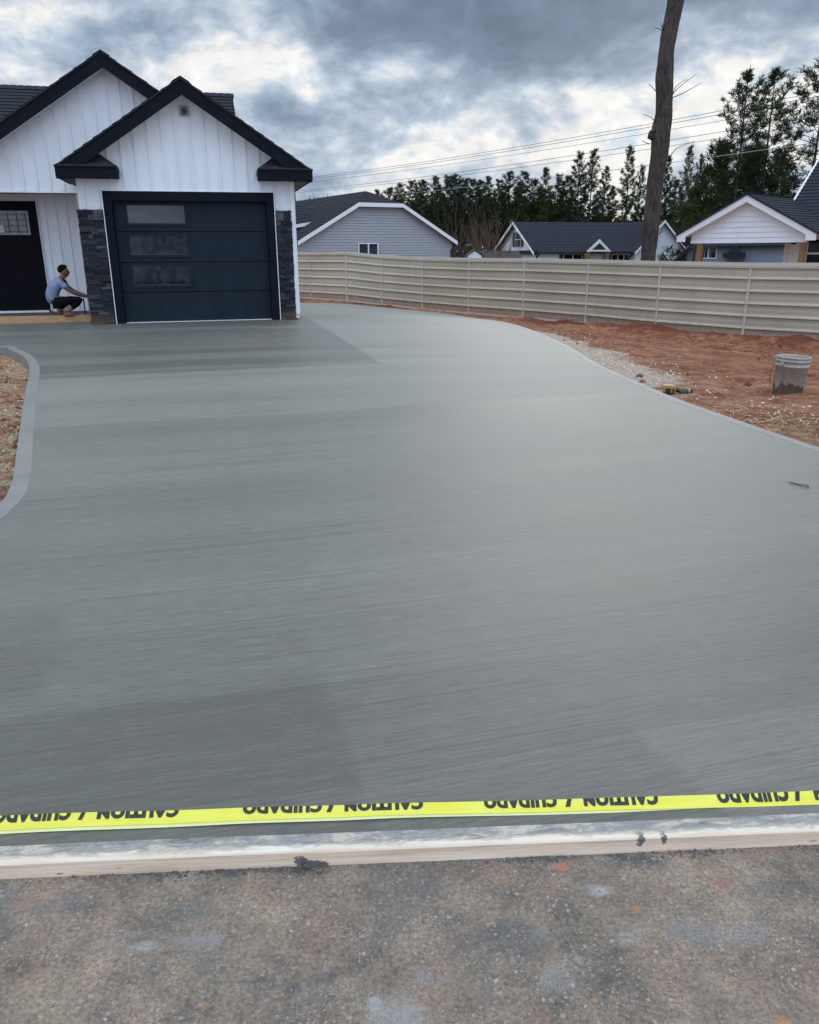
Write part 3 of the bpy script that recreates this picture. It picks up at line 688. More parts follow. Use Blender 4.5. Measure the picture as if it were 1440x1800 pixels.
def tx(px):                                               # distance along the tape under a photo column
    r = ray(px, 1456 - 47 * px / 1440 - 12); p = Vector((r.x, r.y)); n2 = Vector((-tdir.y, tdir.x)); k = (tl.x * n2.x + tl.y * n2.y) / (p.x * n2.x + p.y * n2.y)
    q = p * k - Vector((tl.x, tl.y)); return q.x * tdir.x + q.y * tdir.y
for a, c, txt in ((-260, -118, 'CAUTION'), (165, 310, 'CAUTION'), (605, 745, 'CAUTION'), (1030, 1163, 'CAUTION'), (-22, 118, 'CUIDADO'), (424, 565, 'CUIDADO'), (853, 983, 'CUIDADO'), (1268, 1395, 'CUIDADO'), (132, 147, '/'), (573, 589, '/'), (997, 1013, '/'), (1404, 1419, '/'), (1440, 1570, 'CAUTION')):
    obj('lettering', word(txt, tx(a), tx(c), .037, .0178), MT['ink'], tt_)

# small black tie on the slab
pts_ = [on_slab(*q) for q in ((1385, 849), (1393, 850), (1400, 852), (1407, 854), (1413, 853.5), (1419, 855), (1421.5, 858), (1418, 857.5), (1411, 856.5), (1405, 855), (1397, 852.5), (1389, 851))]
bm = B(); tube(bm, [p + Vector((0, 0, .006 + .004 * (i % 3 == 1))) for i, p in enumerate(smooth_line(pts_, 4))], .0022, 6)
tag(obj('wire_tie', bm, MT['rubber'], None, True), 'thin black twisted wire tie lying alone on the broomed concrete', 'wire')

# ------------------------------------------------------------------ the new white house
H_ = thing('white_house', 'new white board and batten house with black gable trim and a dark garage door', 'house', HO, HA)
SL = .655
def zc_g(u, apex=1.38, ztop=3.90): return ztop - SL * abs(u - apex)      # underside of garage rake
def battens(bm, u0, u1, zlo, zhi_f, y, pitch=.238, start=0.0):
    u = u0 + start
    while u < u1 - .01:
        a, c = max(u - .016, u0), min(u + .016, u1); zh = zhi_f(u)
        if zh > zlo + .03:
            prism(bm, [(a, zlo), (c, zlo), (c, zhi_f(c)), (a, zhi_f(a))], y - .024, y)
        u += pitch
GL, GR = -.55, 3.25
bm = B()
prism(bm, [(GL, .02), (0, .02), (0, 2.15), (GL, 2.15)], -.10, .06)
prism(bm, [(2.74, .02), (GR, .02), (GR, 2.15), (2.74, 2.15)], -.10, .06)
prism(bm, [(GL, 2.1505), (GR, 2.1505), (GR, zc_g(GR)), (1.38, 3.90), (GL, zc_g(GL))], -.10, .06)
battens(bm, GL, GR, 2.31, lambda u: zc_g(u) - .002, -.1, start=.10)
battens(bm, GL, -.13, 2.0, lambda u: 2.309, -.1, start=.10)
battens(bm, 2.88, GR - .08, 2.0, lambda u: 2.309, -.1, start=.04)
box(bm, GR - .07, GR + .004, -.122, -.1, .10, 2.50); box(bm, GR - .002, GR + .02, -.122, .02, .10, 2.50)
box(bm, GL + .0, GR - .0, .061, .075, .0, .0001)
obj('front_wall', bm, MT['white_siding'], H_)
bm = B(); box(bm, GL, GL + .12, .061, 2.45, .0, 2.55); box(bm, GR - .12, GR, .061, 11, .0, 2.55)
yy = .25
while yy < 11: box(bm, GR, GR + .014, yy, yy + .04, .02, 2.54); yy += .238
obj('side_wall', bm, MT['white_siding'], H_)
# big gable and porch wall behind
PG = 1.5
def zc_b(u): return 4.535 - SL * abs(u - .02)
bm = B(); prism(bm, [(-3.0, 2.40), (3.2, 2.40), (3.2, zc_b(3.2)), (.02, 4.535), (-3.0, zc_b(-3.0))], PG, PG + .12)
battens(bm, -3.0, 2.4, 2.402, lambda u: zc_b(u) - .002, PG, start=.12)
box(bm, -4.2, GL, PG - .016, PG + .12, 2.36, 2.399)
obj('gable_wall', bm, MT['white_siding'], H_)
bm = B(); box(bm, -4.2, -2.80, 2.5, 2.6, .08, 2.40); box(bm, -1.70, GL, 2.5, 2.6, .08, 2.40); box(bm, -2.80, -1.70, 2.5, 2.6, 2.24, 2.40)
battens(bm, -1.66, GL, .09, lambda u: 2.40, 2.5, start=.10, pitch=.21)
obj('porch_wall', bm, MT['white_siding'], H_)
bm = B(); box(bm, -4.2, GL, PG + .121, 2.6, 2.401, 2.42); obj('porch_ceiling', bm, pm('porch_ceiling', (.20, .145, .10), (.15, .11, .08), 2, .7, .1, 30, (.4, 9, 1)), H_)
bm = B(); box(bm, -4.2, GL, .66, 2.5, -.2, .075); obj('porch_floor', bm, pm('porch_fill', (.10, .07, .05), (.055, .045, .04), 6, .95, .6, 30), H_)
# entry door
d_ = obj('entry_door', (lambda b_: (box(b_, -2.715, -1.775, 2.47, 2.52, .12, 2.20), b_)[1])(B()), MT['entry_paint'], H_)
bm = B(); box(bm, -1.775, -1.70, 2.44, 2.55, .1, 2.26); box(bm, -2.80, -2.715, 2.44, 2.55, .1, 2.26); box(bm, -2.714, -1.776, 2.44, 2.55, 2.203, 2.26)
obj('door_frame', bm, MT['entry_paint'], H_)
bm = B(); box(bm, -1.699, -1.678, 2.452, 2.50, .1, 2.275); box(bm, -2.82, -1.70, 2.455, 2.50, 2.262, 2.275); box(bm, -2.80, -1.72, 2.36, 2.50, .077, .112)
obj('door_sill', bm, MT['white_trim'], H_)
lt = obj('door_window', (lambda b_: (box(b_, -2.60, -1.905, 2.459, 2.469, 1.645, 2.045), b_)[1])(B()), glass('door_glass', (.10, .11, .115), .15, (.17, .18, .185), 9), d_)
bm = B()
for u in (-2.60, -2.43, -2.26, -2.09, -1.93): box(bm, u - .008, u + .008, 2.45, 2.458, 1.645, 2.045)
for z in (1.68, 1.79, 1.90, 2.0): box(bm, -2.60, -1.905, 2.4515, 2.4575, z - .006, z + .006)
obj('muntins', bm, pm('leaded_bar', (.02, .02, .02), (.03, .03, .03), 4, .4, 0), d_)
bm = B(); box(bm, -2.635, -1.87, 2.448, 2.4695, 2.046, 2.075); box(bm, -2.635, -1.87, 2.448, 2.4695, 1.615, 1.644); box(bm, -1.904, -1.87, 2.448, 2.4695, 1.645, 2.045); box(bm, -2.635, -2.601, 2.448, 2.4695, 1.645, 2.045)
obj('window_frame', bm, pm('lite_frame', (.30, .31, .32), (.24, .25, .26), 4, .5, 0), d_)
bm = B(); box(bm, -2.47, -2.36, 2.4485, 2.4497, 1.66, 1.80); obj('paper_notice', bm, pm('paper', (.55, .55, .53), (.48, .48, .46), 5, .8, 0), d_)
bm = B()
for u0, u1 in ((-2.62, -2.28), (-2.20, -1.88)):
    for a in ((u0, u1, .35, .365), (u0, u1, 1.45, 1.465)): box(bm, a[0], a[1], 2.464, 2.4698, a[2], a[3])
    for a in ((u0, u0 + .015), (u1 - .015, u1)): box(bm, a[0], a[1], 2.464, 2.4698, .366, 1.449)
obj('door_moulding', bm, MT['black_trim'], d_)
# garage door: four sections, three lites
G_ = obj('garage_door', (lambda b_: ([box(b_, .015, 2.725, 0, .045, .012 + .5375 * i + (.001 if i else 0), .5375 * (i + 1) - .001 - (0 if i < 3 else .005)) for i in range(4)], b_)[1])(B()), MT['door_paint'], H_)
bv = G_.modifiers.new('bevel', 'BEVEL'); bv.width = .004; bv.segments = 2; bv.limit_method = 'ANGLE'
bm = B(); box(bm, .0, 2.74, .05, .06, 0.0, 2.15); obj('door_backing', bm, MT['dark_interior'], G_)
bm = B(); box(bm, .02, 2.72, -.006, -.001, .001, .03); obj('bottom_seal', bm, MT['rubber'], G_)
for z0, z1, gm in ((1.76, 2.07, 'glass_painted_sky'), (1.215, 1.55, 'glass'), (.675, 1.02, 'glass')):
    fr = B(); a0, a1 = .24, 1.245
    box(fr, a0 - .045, a1 + .045, -.016, -.0005, z1, z1 + .045); box(fr, a0 - .045, a1 + .045, -.016, -.0005, z0 - .045, z0)
    box(fr, a0 - .045, a0, -.016, -.0005, z0, z1); box(fr, a1, a1 + .045, -.016, -.0005, z0, z1)
    f_ = obj('window_frame', fr, MT['door_paint'], G_)
    pb = B(); box(pb, a0, a1, -.005, -.0007, z0, z1); obj('pane', pb, MT[gm], G_)
    tb = B(); box(tb, a0 + .001, a1 - .001, -.009, -.0052, z0 + .001, z0 + .012); box(tb, a0 + .001, a0 + .012, -.009, -.0052, z0 + .012, z1); obj('glazing_bead', tb, pm('bead', (.05, .055, .06), (.04, .045, .05), 3, .4, 0), G_)
# things piled behind the lower panes
bm = B()
for a in ((.30, .42, .685, .90), (.56, .64, .685, .79), (.80, 1.22, .685, .715), (.42, .50, 1.225, 1.40), (.55, .63, 1.225, 1.36)): box(bm, a[0], a[1], -.0069, -.0055, a[2], a[3])
bm.free()
# black casing round the opening
bm = B(); box(bm, -.135, .006, -.135, -.003, .0, 2.30); box(bm, 2.734, 2.875, -.135, -.003, .0, 2.30); box(bm, .0065, 2.7335, -.135, -.003, 2.143, 2.30)
obj('door_casing', bm, MT['navy_trim'], H_)
bm = B(); box(bm, -.148, -.136, -.168, -.101, .0, 2.312); box(bm, 2.876, 2.888, -.168, -.101, .0, 2.312); box(bm, -.1355, 2.8755, -.128, -.101, 2.301, 2.314); box(bm, .02, 2.72, -.05, -.012, .0, .010)
obj('casing_bead', bm, MT['white_trim'], H_)
# ledger stone piers
def stones(u0, u1, ya, yb, z1, seed):
    bm = B(); rr = random.Random(seed); z = 0.0
    while z < z1 - .01:
        h = min(rr.choice([.035, .045, .055, .065, .085]), z1 - z); u = u0
        while u < u1 - .005:
            l = min(rr.uniform(.08, .26), u1 - u)
            if u1 - u - l < .05: l = u1 - u
            pr = rr.uniform(0, .028); ins_ = .0025
            if h > .06 and rr.random() < .35 and l > .1:
                parts = [(z, z + h * .5), (z + h * .5, z + h)]
            else: parts = [(z, z + h)]
            for za, zb in parts:
                v = box(bm, u + ins_ - (rr.uniform(0, .02) if u == u0 else 0), u + l - ins_ + (rr.uniform(0, .012) if u + l >= u1 - .001 else 0), ya - rr.uniform(0, .028), yb, za + ins_, zb - ins_)
                for q in v: q.co += Vector((rr.uniform(-.003, .003), rr.uniform(-.004, .004) if q.co.y < yb - .01 else 0, rr.uniform(-.003, .003)))
            u += l
        z += h
    return bm
obj('stone_pier', stones(-.575, -.15, -.135, -.1005, 1.99, 11), MT['stone'], H_)
obj('stone_pier', stones(2.89, 3.185, -.135, -.1005, 1.99, 12), MT['stone'], H_)
bm = stones(.1, 1.5, -.03, 0, 1.99, 13)                      # return of the left pier into the porch
for v in bm.verts: v.co = Vector((GL - .0005 + v.co.y - 0.0, v.co.x - .17, v.co.z))
obj('stone_return', bm, MT['stone'], H_)
for u, z in ((-.245, 1.90), (2.965, 1.90)):
    bm = B(); box(bm, u - .075, u + .075, -.175, -.165, z - .085, z + .085); lathe(bm, [(.0, .0), (.05, 0), (.05, .012), (.0, .012)], 14)
    for v in bm.verts:
        if abs(v.co.x) < .06 and abs(v.co.y) < .06 and v.co.z < .05: v.co = Vector((u + v.co.x, -.176 - v.co.z, z + v.co.y))
    obj('light_mount', bm, pm('mount_grey', (.035, .037, .042), (.10, .10, .105), 8, .7, .2, 40), H_)
bm = B(); box(bm, 1.318, 1.482, -.15, -.1, 3.548, 3.708); o_ = obj('light_mount', bm, pm('mount_pale', (.33, .33, .34), (.25, .25, .26), 9, .7, 0), H_)
bm = B(); lathe(bm, [(.0, .0), (.055, 0), (.055, .01), (.035, .012), (.03, .004), (.0, .004)], 18)
for v in bm.verts: v.co = Vector((1.40 + v.co.x, -.152 - v.co.z, 3.628 + v.co.y))
obj('junction_box', bm, pm('box_dark', (.08, .08, .085), (.13, .13, .135), 12, .6, 0), o_)
bm = B(); tube(bm, [(1.36, -.17, 3.60), (1.40, -.18, 3.64), (1.44, -.17, 3.60), (1.40, -.168, 3.565), (1.35, -.165, 3.58)], .006, 6); obj('wire', bm, MT['rubber'], o_)
# roofs
def gable_roof(apex, zap, half, y0, y1, name='roof', n=13, mat='shingle'):
    bm = B()
    for s in (-1, 1):
        e0, e1 = Vector((apex + s * half, y0 - .02, zap - SL * half)), Vector((apex + s * half, y1, zap - SL * half)); r0, r1 = Vector((apex, y0 - .02, zap)), Vector((apex, y1, zap))
        if s < 0: shingle_roof(bm, e1, e0, r0, r1, n, .014, .03)
        else: shingle_roof(bm, e0, e1, r1, r0, n, .014, .03)
    # ridge cap
    y = y0 - .025
    while y < y1 - .1:
        for s in (-1, 1): quad(bm, (apex, y, zap + .018), (apex + s * .15, y, zap + .026 - .15 * SL), (apex + s * .15, y + .16, zap + .02 - .15 * SL), (apex, y + .16, zap + .012))
        y += .15
    return obj(name, bm, MT[mat], H_)
def rake(apex, zap, half, y, depth=.235, th=.03, clip=None):
    bm = B()
    for s in (-1, 1):
        prism(bm, [(apex, zap), (apex + s * half, zap - SL * half), (apex + s * half, zap - SL * half - depth * .72), (apex + s * (half - .12), zap - SL * (half - .12) - depth), (apex, zap - depth)], y, y + th)
    return obj('rake_board', bm, MT['black_trim'], H_)
gable_roof(1.38, 4.10, 2.2, -.45, 4.4); rake(1.38, 4.065, 2.19, -.45)
gable_roof(.0, 4.765, 3.3, PG - .35, 5.0); rake(.0, 4.73, 3.29, PG - .35)
# rake soffits, pale panels under the overhang
def soffit(apex, zap, half, y0, y1, depth):
    for s in (-1, 1):
        bm = B(); a = (apex, zap - depth); c = (apex + s * half, zap - SL * half - depth)
        prism(bm, [a, c, (c[0], c[1] + .02), (a[0], a[1] + .02)], y0, y1); obj('soffit', bm, MT['white_trim'], H_)
soffit(1.38, 4.10, 2.0, -.419, -.101, .215); soffit(0, 4.765, 3.2, PG - .319, PG - .001, .247)
# eave soffits and fascias along the garage roof
bm = B(); ze = 4.10 - SL * 2.2
box(bm, -.82, -.79, -.449, PG - .36, ze - .17, ze - .035); obj('fascia', bm, MT['black_trim'], H_)
bm = B(); box(bm, 3.55, 3.58, -.449, 4.3, ze - .17, ze - .035); obj('fascia', bm, MT['black_trim'], H_)
MT['eave_soffit'] = pm('eave_soffit', (.06, .06, .065), (.045, .045, .05), 30, .7, 0, 30)
bm = B(); box(bm, -.789, GL - .002, -.06, PG - .002, ze - .165, ze - .15); obj('eave_soffit', bm, MT['eave_soffit'], H_); bm = B(); box(bm, GR + .022, 3.549, -.06, 4.3, ze - .165, ze - .15)
obj('eave_soffit', bm, MT['eave_soffit'], H_)
# cornice returns
for a, c, inn in ((-.815, .19, 1), (2.60, 3.575, -1)):
    bm = B(); z0, z1 = 2.495, 2.665; box(bm, a, c, -.46, -.123, z0, z1); r_obj = obj('cornice_return', bm, MT['black_trim'], H_)
    bm = B(); A, C_ = a - .015, c + .015; zt = 2.93
    p0, p1 = Vector((A, -.48, z1 + .004)), Vector((C_, -.48, z1 + .004))
    if inn > 0: t0, t1 = Vector((A + .40, -.12, zt)), Vector((C_ - .36, -.12, zt)); q = Vector((C_, -.12, z1 + .004)); shingle_roof(bm, p0, p1, t1, t0, 3, .01, .01); quad(bm, p1, q, t1)
    else: t0, t1 = Vector((A + .36, -.12, zt)), Vector((C_ - .40, -.12, zt)); q = Vector((A, -.12, z1 + .004)); shingle_roof(bm, p0, p1, t1, t0, 3, .01, .01); quad(bm, q, p0, t0)
    obj('return_roof', bm, MT['shingle'], r_obj)
    bm = B()
    if inn > 0: tube(bm, [(c + .03, -.13, 2.67), (c + .03, -.14, 2.60), (c + .01, -.12, 2.60)], .012, 6)
    else: tube(bm, [(a - .03, -.13, 2.67), (a - .03, -.14, 2.60), (a - .01, -.12, 2.60)], .012, 6)
    obj('flashing', bm, MT['white_trim'], r_obj)
# main roof behind
bm = B(); zr = 4.77; zv = zr - SL * 3.3
shingle_roof(bm, (-9, 1.7, zv), (2.5, 1.7, zv), (2.5, 5.0, zr), (-9, 5.0, zr), 26, .016, .06)
shingle_roof(bm, (2.5, 8.3, zv), (-9, 8.3, zv), (-9, 5.0, zr), (2.5, 5.0, zr), 26, .016, .06)
y = -9
for k in range(72):
    for s in (-1, 1): quad(bm, (y, 5.0, zr + .03), (y, 5 + s * .15, zr + .03 - .15 * SL), (y + .17, 5 + s * .15, zr + .02 - .15 * SL), (y + .17, 5.0, zr + .02))
    y += .16
obj('main_roof', bm, MT['shingle'], H_)
bm = B(); prism(bm, [(1.9, 2.5), (8.1, 2.5), (5.0, zr - .08)], 2.2, 2.3)
for v in bm.verts: v.co = Vector((v.co.y, v.co.x, v.co.z))
obj('end_gable', bm, MT['white_siding'], H_)

# plank, lath and tape measure by the porch
bm = B(); box(bm, -3.2, -.585, .575, .66, -.02, .125)
for v in bm.verts: v.co = hp(*v.co)
tag(obj('timber_plank', bm, MT['pine_plank']), 'orange brown timber plank laid along the porch edge under the crouching man', 'plank')
def lpipe(name, pts, r, mat, label, cat, seg=6):
    bm = B(); tube(bm, [hp(*p) for p in pts], r, seg); return tag(obj(name, bm, mat, None, True), label, cat)
bm = B(); box(bm, -.02, .02, -.012, .012, 0, 2.24)
for v in bm.verts:
    q = Vector((-.775 + v.co.x + v.co.z * .012, 1.32 + v.co.y, .08 + v.co.z)); v.co = hp(*q)
tag(obj('wooden_lath', bm, MT['lath']), 'tall thin tan wooden lath standing upright beside the left stone pier', 'lath')
bm = B(); tube(bm, [hp(*q) for q in ((-.80, .80, .076), (-.80, .81, .25), (-.805, .82, .42))], .013, 8)
tag(obj('stub_pipe', bm, MT['rubber']), 'short dark pipe stub rising from the porch fill near the crouching man', 'pipe')
bm = B()
for k, (x, y, z, r) in enumerate(((0, 0, .03, .035), (.045, .01, .028, .03), (.02, -.03, .022, .026), (-.03, .02, .02, .022))): rock(bm, hp(-.86 + x, .72 + y, .078 + z), r, (1.2, .9, .8), 50 + k)
tag(obj('crumpled_rag', bm, pm('rag', (.70, .74, .66), (.10, .14, .09), 18, .8, .3, 50)), 'small crumpled white and green rag on the ground beside the man', 'rag')

# ------------------------------------------------------------------ crouching man
PS = .955
HS = Vector((.014, 0, -.040))
pm_o = thing('person', 'man in pale blue tee shirt, black trousers and tan boots crouching by the stone pier', 'person', hp(-1.135, .72, .10), HA + rad(6))
pm_o.scale = (PS, PS, PS)
def skin(name, nodes, edges, mat, parent, root=0, sub=2, tweak=None):
    bm = B(); vs = [bm.verts.new(n[0]) for n in nodes]
    for a, c in edges: bm.edges.new((vs[a], vs[c]))
    me = bpy.data.meshes.new(name); bm.to_mesh(me); bm.free()
    ob = bpy.data.objects.new(name, me); COL.objects.link(ob)
    md = ob.modifiers.new('skin', 'SKIN'); md.use_smooth_shade = True
    for i, n in enumerate(nodes):
        r = n[1]; me.skin_vertices[0].data[i].radius = r if hasattr(r, '__len__') else (r, r)
        me.skin_vertices[0].data[i].use_root = (i == root)
    sb = ob.modifiers.new('sub', 'SUBSURF'); sb.levels = sub; sb.render_levels = sub
    bpy.context.view_layer.update()
    m2 = bpy.data.meshes.new_from_object(ob.evaluated_get(bpy.context.evaluated_depsgraph_get()))
    bpy.data.objects.remove(ob); bpy.data.meshes.remove(me); m2.name = name
    if tweak: tweak(m2)
    return obj(name, m2, mat, parent, True)
MT['skin'] = pm('skin', (.22, .115, .08), (.17, .085, .06), 12, .6, .05, 80)
MT['shirt'] = pm('shirt', (.215, .255, .37), (.175, .21, .32), 7, .85, .25, 14)
MT['trousers'] = pm('trousers', (.004, .004, .005), (.007, .007, .008), 9, .9, .2, 20, spec=.1)
MT['hair'] = pm('hair', (.004, .003, .0025), (.009, .007, .006), 30, .9, .4, 90, (1, 1, .3), spec=.05)
MT['boot'] = pm('boot', (.24, .125, .055), (.17, .085, .035), 10, .7, .2, 40)
MT['boot_shaft'] = pm('boot_shaft', (.38, .30, .20), (.10, .07, .045), 16, .8, .2, 40)
# x forward, -y towards the viewer
hipc, che, nck, hd = (-.16, 0, .27), (-.165, 0, .56), (.005, 0, .735), (.055, 0, .885)
N = [(hipc, (.115, .095)), ((-.205, 0, .40), (.12, .095)), (che, (.165, .12)), ((-.075, 0, .68), (.13, .09)), (nck, (.055, .056)), ((.042, 0, .775), (.058, .062)),
     ((.064, 0, .822), (.084, .096)), ((.072, 0, .892), (.086, .096)), ((.064, 0, .945), (.05, .06)),
     # near arm (6..)
     ((-.03, -.16, .655), .058), ((.055, -.20, .575), .05), ((.165, -.19, .475), .040), ((.30, -.15, .415), .036), ((.425, -.10, .375), .025), ((.47, -.085, .358), (.030, .018)),
     # far arm
     ((-.03, .16, .655), .058), ((.065, .20, .575), .05), ((.18, .18, .485), .040), ((.31, .12, .425), .036), ((.43, .06, .395), .025), ((.475, .05, .38), (.030, .018)),
     # near leg
     ((-.10, -.11, .28), .09), ((.10, -.16, .315), .075), ((.32, -.19, .335), .062), ((.17, -.17, .21), .055), ((-.01, -.16, .085), .042),
     # far leg
     ((-.10, .11, .27), .09), ((.10, .17, .29), .075), ((.30, .22, .29), .062), ((.09, .17, .15), .055), ((-.14, .14, .09), .042)]
Ed = [(0, 1), (1, 2), (2, 3), (3, 4), (4, 5), (5, 6), (6, 7), (7, 8), (3, 9), (9, 10), (10, 11), (11, 12), (12, 13), (13, 14), (3, 15), (15, 16), (16, 17), (17, 18), (18, 19), (19, 20),
      (0, 21), (21, 22), (22, 23), (23, 24), (24, 25), (0, 26), (26, 27), (27, 28), (28, 29), (29, 30)]
# five fingers on each hand, rooted inside the palm and closed on what they touch
def fingers(palm_i, sgn):
    px_, py_, pz_ = N[palm_i][0]
    for k in range(4):
        oz = .022 - .0145 * k; ln = (.030, .034, .031, .025)[k]
        a = (px_ + .028, py_ + sgn * .003, pz_ + oz); c = (a[0] + ln, a[1] + sgn * .006, a[2] - .006); d = (c[0] + ln * .45, c[1] + sgn * .022, c[2] - .016)
        i0 = len(N); N.extend([(a, .0085), (c, .008), (d, .0065)]); Ed.extend([(palm_i, i0), (i0, i0 + 1), (i0 + 1, i0 + 2)])
    a = (px_ + .004, py_ + sgn * .014, pz_ + .030); c = (a[0] + .028, a[1] + sgn * .016, a[2] + .010); i0 = len(N)
    N.extend([(a, .0095), (c, .008)]); Ed.extend([(palm_i, i0), (i0, i0 + 1)])
fingers(14, 1); fingers(20, -1)
def face(me):
    for v in me.vertices:                                  # brow, nose, mouth and chin pulled out of the head
        x, y, z = v.co - HS
        if z > .80 and x > .05:
            d = lambda cz, cy, sz, sy: math.exp(-((z - cz) / sz) ** 2 - ((y - cy) / sy) ** 2)
            v.co.x += .026 * d(.882, 0, .018, .013) + .010 * d(.852, 0, .010, .022) + .016 * d(.822, 0, .016, .028) - .008 * d(.905, .03, .012, .014) - .008 * d(.905, -.03, .012, .014) + .006 * d(.925, 0, .01, .05)
body = skin('body', N, Ed, MT['skin'], pm_o, 0, 2, face)
for s in (-1, 1):
    bm = B(); rock(bm, Vector((.045, s * .088, .885)) + HS, .024, (.75, .40, 1.25), 5); obj('ear', bm, MT['skin'], pm_o, True)
    bm = B(); bmesh.ops.create_icosphere(bm, subdivisions=2, radius=.010, matrix=Matrix.Translation(Vector((.132, s * .032, .905)) + HS)); obj('eye', bm, pm('eye', (.10, .08, .07), (.02, .015, .012), 60, .25, 0), pm_o, True)
# hair: faded sides, fuller top
bm = B(); bmesh.ops.create_icosphere(bm, subdivisions=4, radius=1)
for v in bm.verts:
    x, y, z = v.co; k = 1 + .035 * mnoise.noise(v.co * 6)
    v.co = Vector((.040 + x * .106 * k, y * .092 * k, .938 + z * .100 * k))
bmesh.ops.delete(bm, geom=[v for v in bm.verts if v.co.z < .885 + .85 * max(0, v.co.x - .005)], context='VERTS')
for v in bm.verts: v.co += HS
obj('hair', bm, MT['hair'], pm_o, True)
SH = [((-.175, 0, .24), (.17, .145)), ((-.225, 0, .40), (.175, .14)), (che, (.19, .145)), ((-.07, 0, .685), (.138, .098)), ((-.02, 0, .735), (.075, .075)),
      ((-.03, -.16, .655), .072), ((.045, -.195, .585), .066), ((.095, -.20, .54), .062), ((-.03, .16, .655), .072), ((.05, .195, .585), .066), ((.10, .20, .545), .062)]
skin('shirt', SH, [(0, 1), (1, 2), (2, 3), (3, 4), (3, 5), (5, 6), (6, 7), (3, 8), (8, 9), (9, 10)], MT['shirt'], pm_o, 0, 3,
     lambda me: [setattr(v, 'co', v.co + Vector((.6, .8, .3)) * (.012 * mnoise.noise(Vector((v.co.x * 8 + v.co.z * 9, v.co.y * 8, v.co.z * 16))) + .007 * mnoise.noise(v.co * 34))) for v in me.vertices])
TR = [((-.15, 0, .23), (.14, .12)), ((-.10, -.11, .275), .10), ((.10, -.16, .315), .088), ((.325, -.19, .335), .074), ((.20, -.175, .225), .068), ((.10, -.165, .165), .064),
      ((-.10, .11, .265), .10), ((.10, .17, .29), .088), ((.305, .22, .29), .074), ((.12, .17, .165), .068), ((.03, .155, .12), .062)]
skin('trousers', TR, [(0, 1), (1, 2), (2, 3), (3, 4), (4, 5), (0, 6), (6, 7), (7, 8), (8, 9), (9, 10)], MT['trousers'], pm_o, 0, 2)
for s, (ax, az_), toe in ((-1, (-.01, .07), .17), (1, (-.15, .085), -.02)):
    y0 = s * .16
    bt = skin('boot', [((ax - .05, y0, .045), (.045, .045)), ((ax + .03, y0, .045), (.05, .048)), ((ax + .12, y0 - .0, .035), (.05, .034)), ((ax + .19, y0, .03), (.042, .027)), ((ax + .01, y0, .11), (.05, .05))], [(0, 1), (1, 2), (2, 3), (1, 4)], MT['boot'], pm_o, 1, 2)
    bm = B(); e = (.13, .15) if s < 0 else (.03, .10)
    tube(bm, [(ax + .005, y0, .09), (ax + .04, y0, .135), (ax + e[0] - .0, y0, .19)], [.052, .055, .066], 14); obj('boot_shaft', bm, MT['boot_shaft'], bt, True)

# ------------------------------------------------------------------ fence
FH = 1.83
F_ = thing('metal_fence', 'long beige ribbed metal privacy fence stepping down behind the red clay bank', 'fence', (FENCE[3][0], FENCE[3][1], FENCE[3][2]))
fo = Vector(F_.location)
fpts = [Vector(p) for p in FENCE]
# panel profile, (offset to the viewer, height): box ribs 0.305 m apart with shallow ribs between
prof = []
z = .06
while z < FH - .14:
    prof += [(0, z), (.006, z + .075), (.006, z + .090), (0, z + .10), (0, z + .16), (.006, z + .17), (.006, z + .185), (0, z + .20), (0, z + .214), (.056, z + .222), (.056, z + .234), (.0, z + .286)]
    z += .292
prof.append((0, z + .02))
for i in range(len(fpts) - 1):
    A, C_ = fpts[i], fpts[i + 1]; d = (C_ - A); d.z = 0; d.normalize(); nn = Vector((d.y, -d.x, 0))
    if nn.dot(Vector((0, 0, 0)) - A) < 0: nn = -nn
    a, c = A + d * .028 - fo, C_ - d * .028 - fo
    bm = B(); L0 = [bm.verts.new(a + nn * (o_ + .002) + Vector((0, 0, z_))) for o_, z_ in prof]; L1 = [bm.verts.new(c + nn * (o_ + .002) + Vector((0, 0, z_))) for o_, z_ in prof]
    for k in range(len(prof) - 1): bm.faces.new((L0[k], L1[k], L1[k + 1], L0[k + 1]))
    fo_ = obj('fence_panel', bm, MT['beige_metal'], F_)
    fo_.data.attributes.new('hgt', 'FLOAT', 'POINT').data.foreach_set('value', [z_ for _, z_ in prof] * 2)
    bm = B()
    for zz0, zz1, t0, t1 in ((.03, .085, -.02, .040),):
        v = [bm.verts.new(q + nn * t + Vector((0, 0, h))) for q in (a, c) for t in (t0, t1) for h in (zz0, zz1)]
        for f in ((0, 1, 3, 2), (4, 6, 7, 5), (0, 4, 5, 1), (2, 3, 7, 6), (1, 5, 7, 3), (0, 2, 6, 4)): bm.faces.new([v[q] for q in f])
    bmesh.ops.recalc_face_normals(bm, faces=bm.faces); obj('bottom_rail', bm, MT['beige_cap'], F_)
    a, c = A - fo, C_ - fo
    bm = B(); v = [bm.verts.new(q + nn * t + Vector((0, 0, h))) for q in (a, c) for t in (-.035, .05) for h in (FH - .125, FH)]
    for f in ((0, 1, 3, 2), (4, 6, 7, 5), (0, 4, 5, 1), (2, 3, 7, 6), (1, 5, 7, 3), (0, 2, 6, 4)): bm.faces.new([v[q] for q in f])
    bmesh.ops.recalc_face_normals(bm, faces=bm.faces); obj('top_rail', bm, MT['beige_cap'], F_)
for i, A in enumerate(fpts):
    d = (fpts[min(i + 1, len(fpts) - 1)] - fpts[max(i - 1, 0)]); ang = math.atan2(d.y, d.x)
    bm = B(); box(bm, -.032, .032, -.03, .058, -.25, FH - .126); 
    q = obj('post', bm, MT['beige_cap'], F_); q.location = A - fo; q.rotation_euler = (0, 0, ang + (math.pi if True else 0))

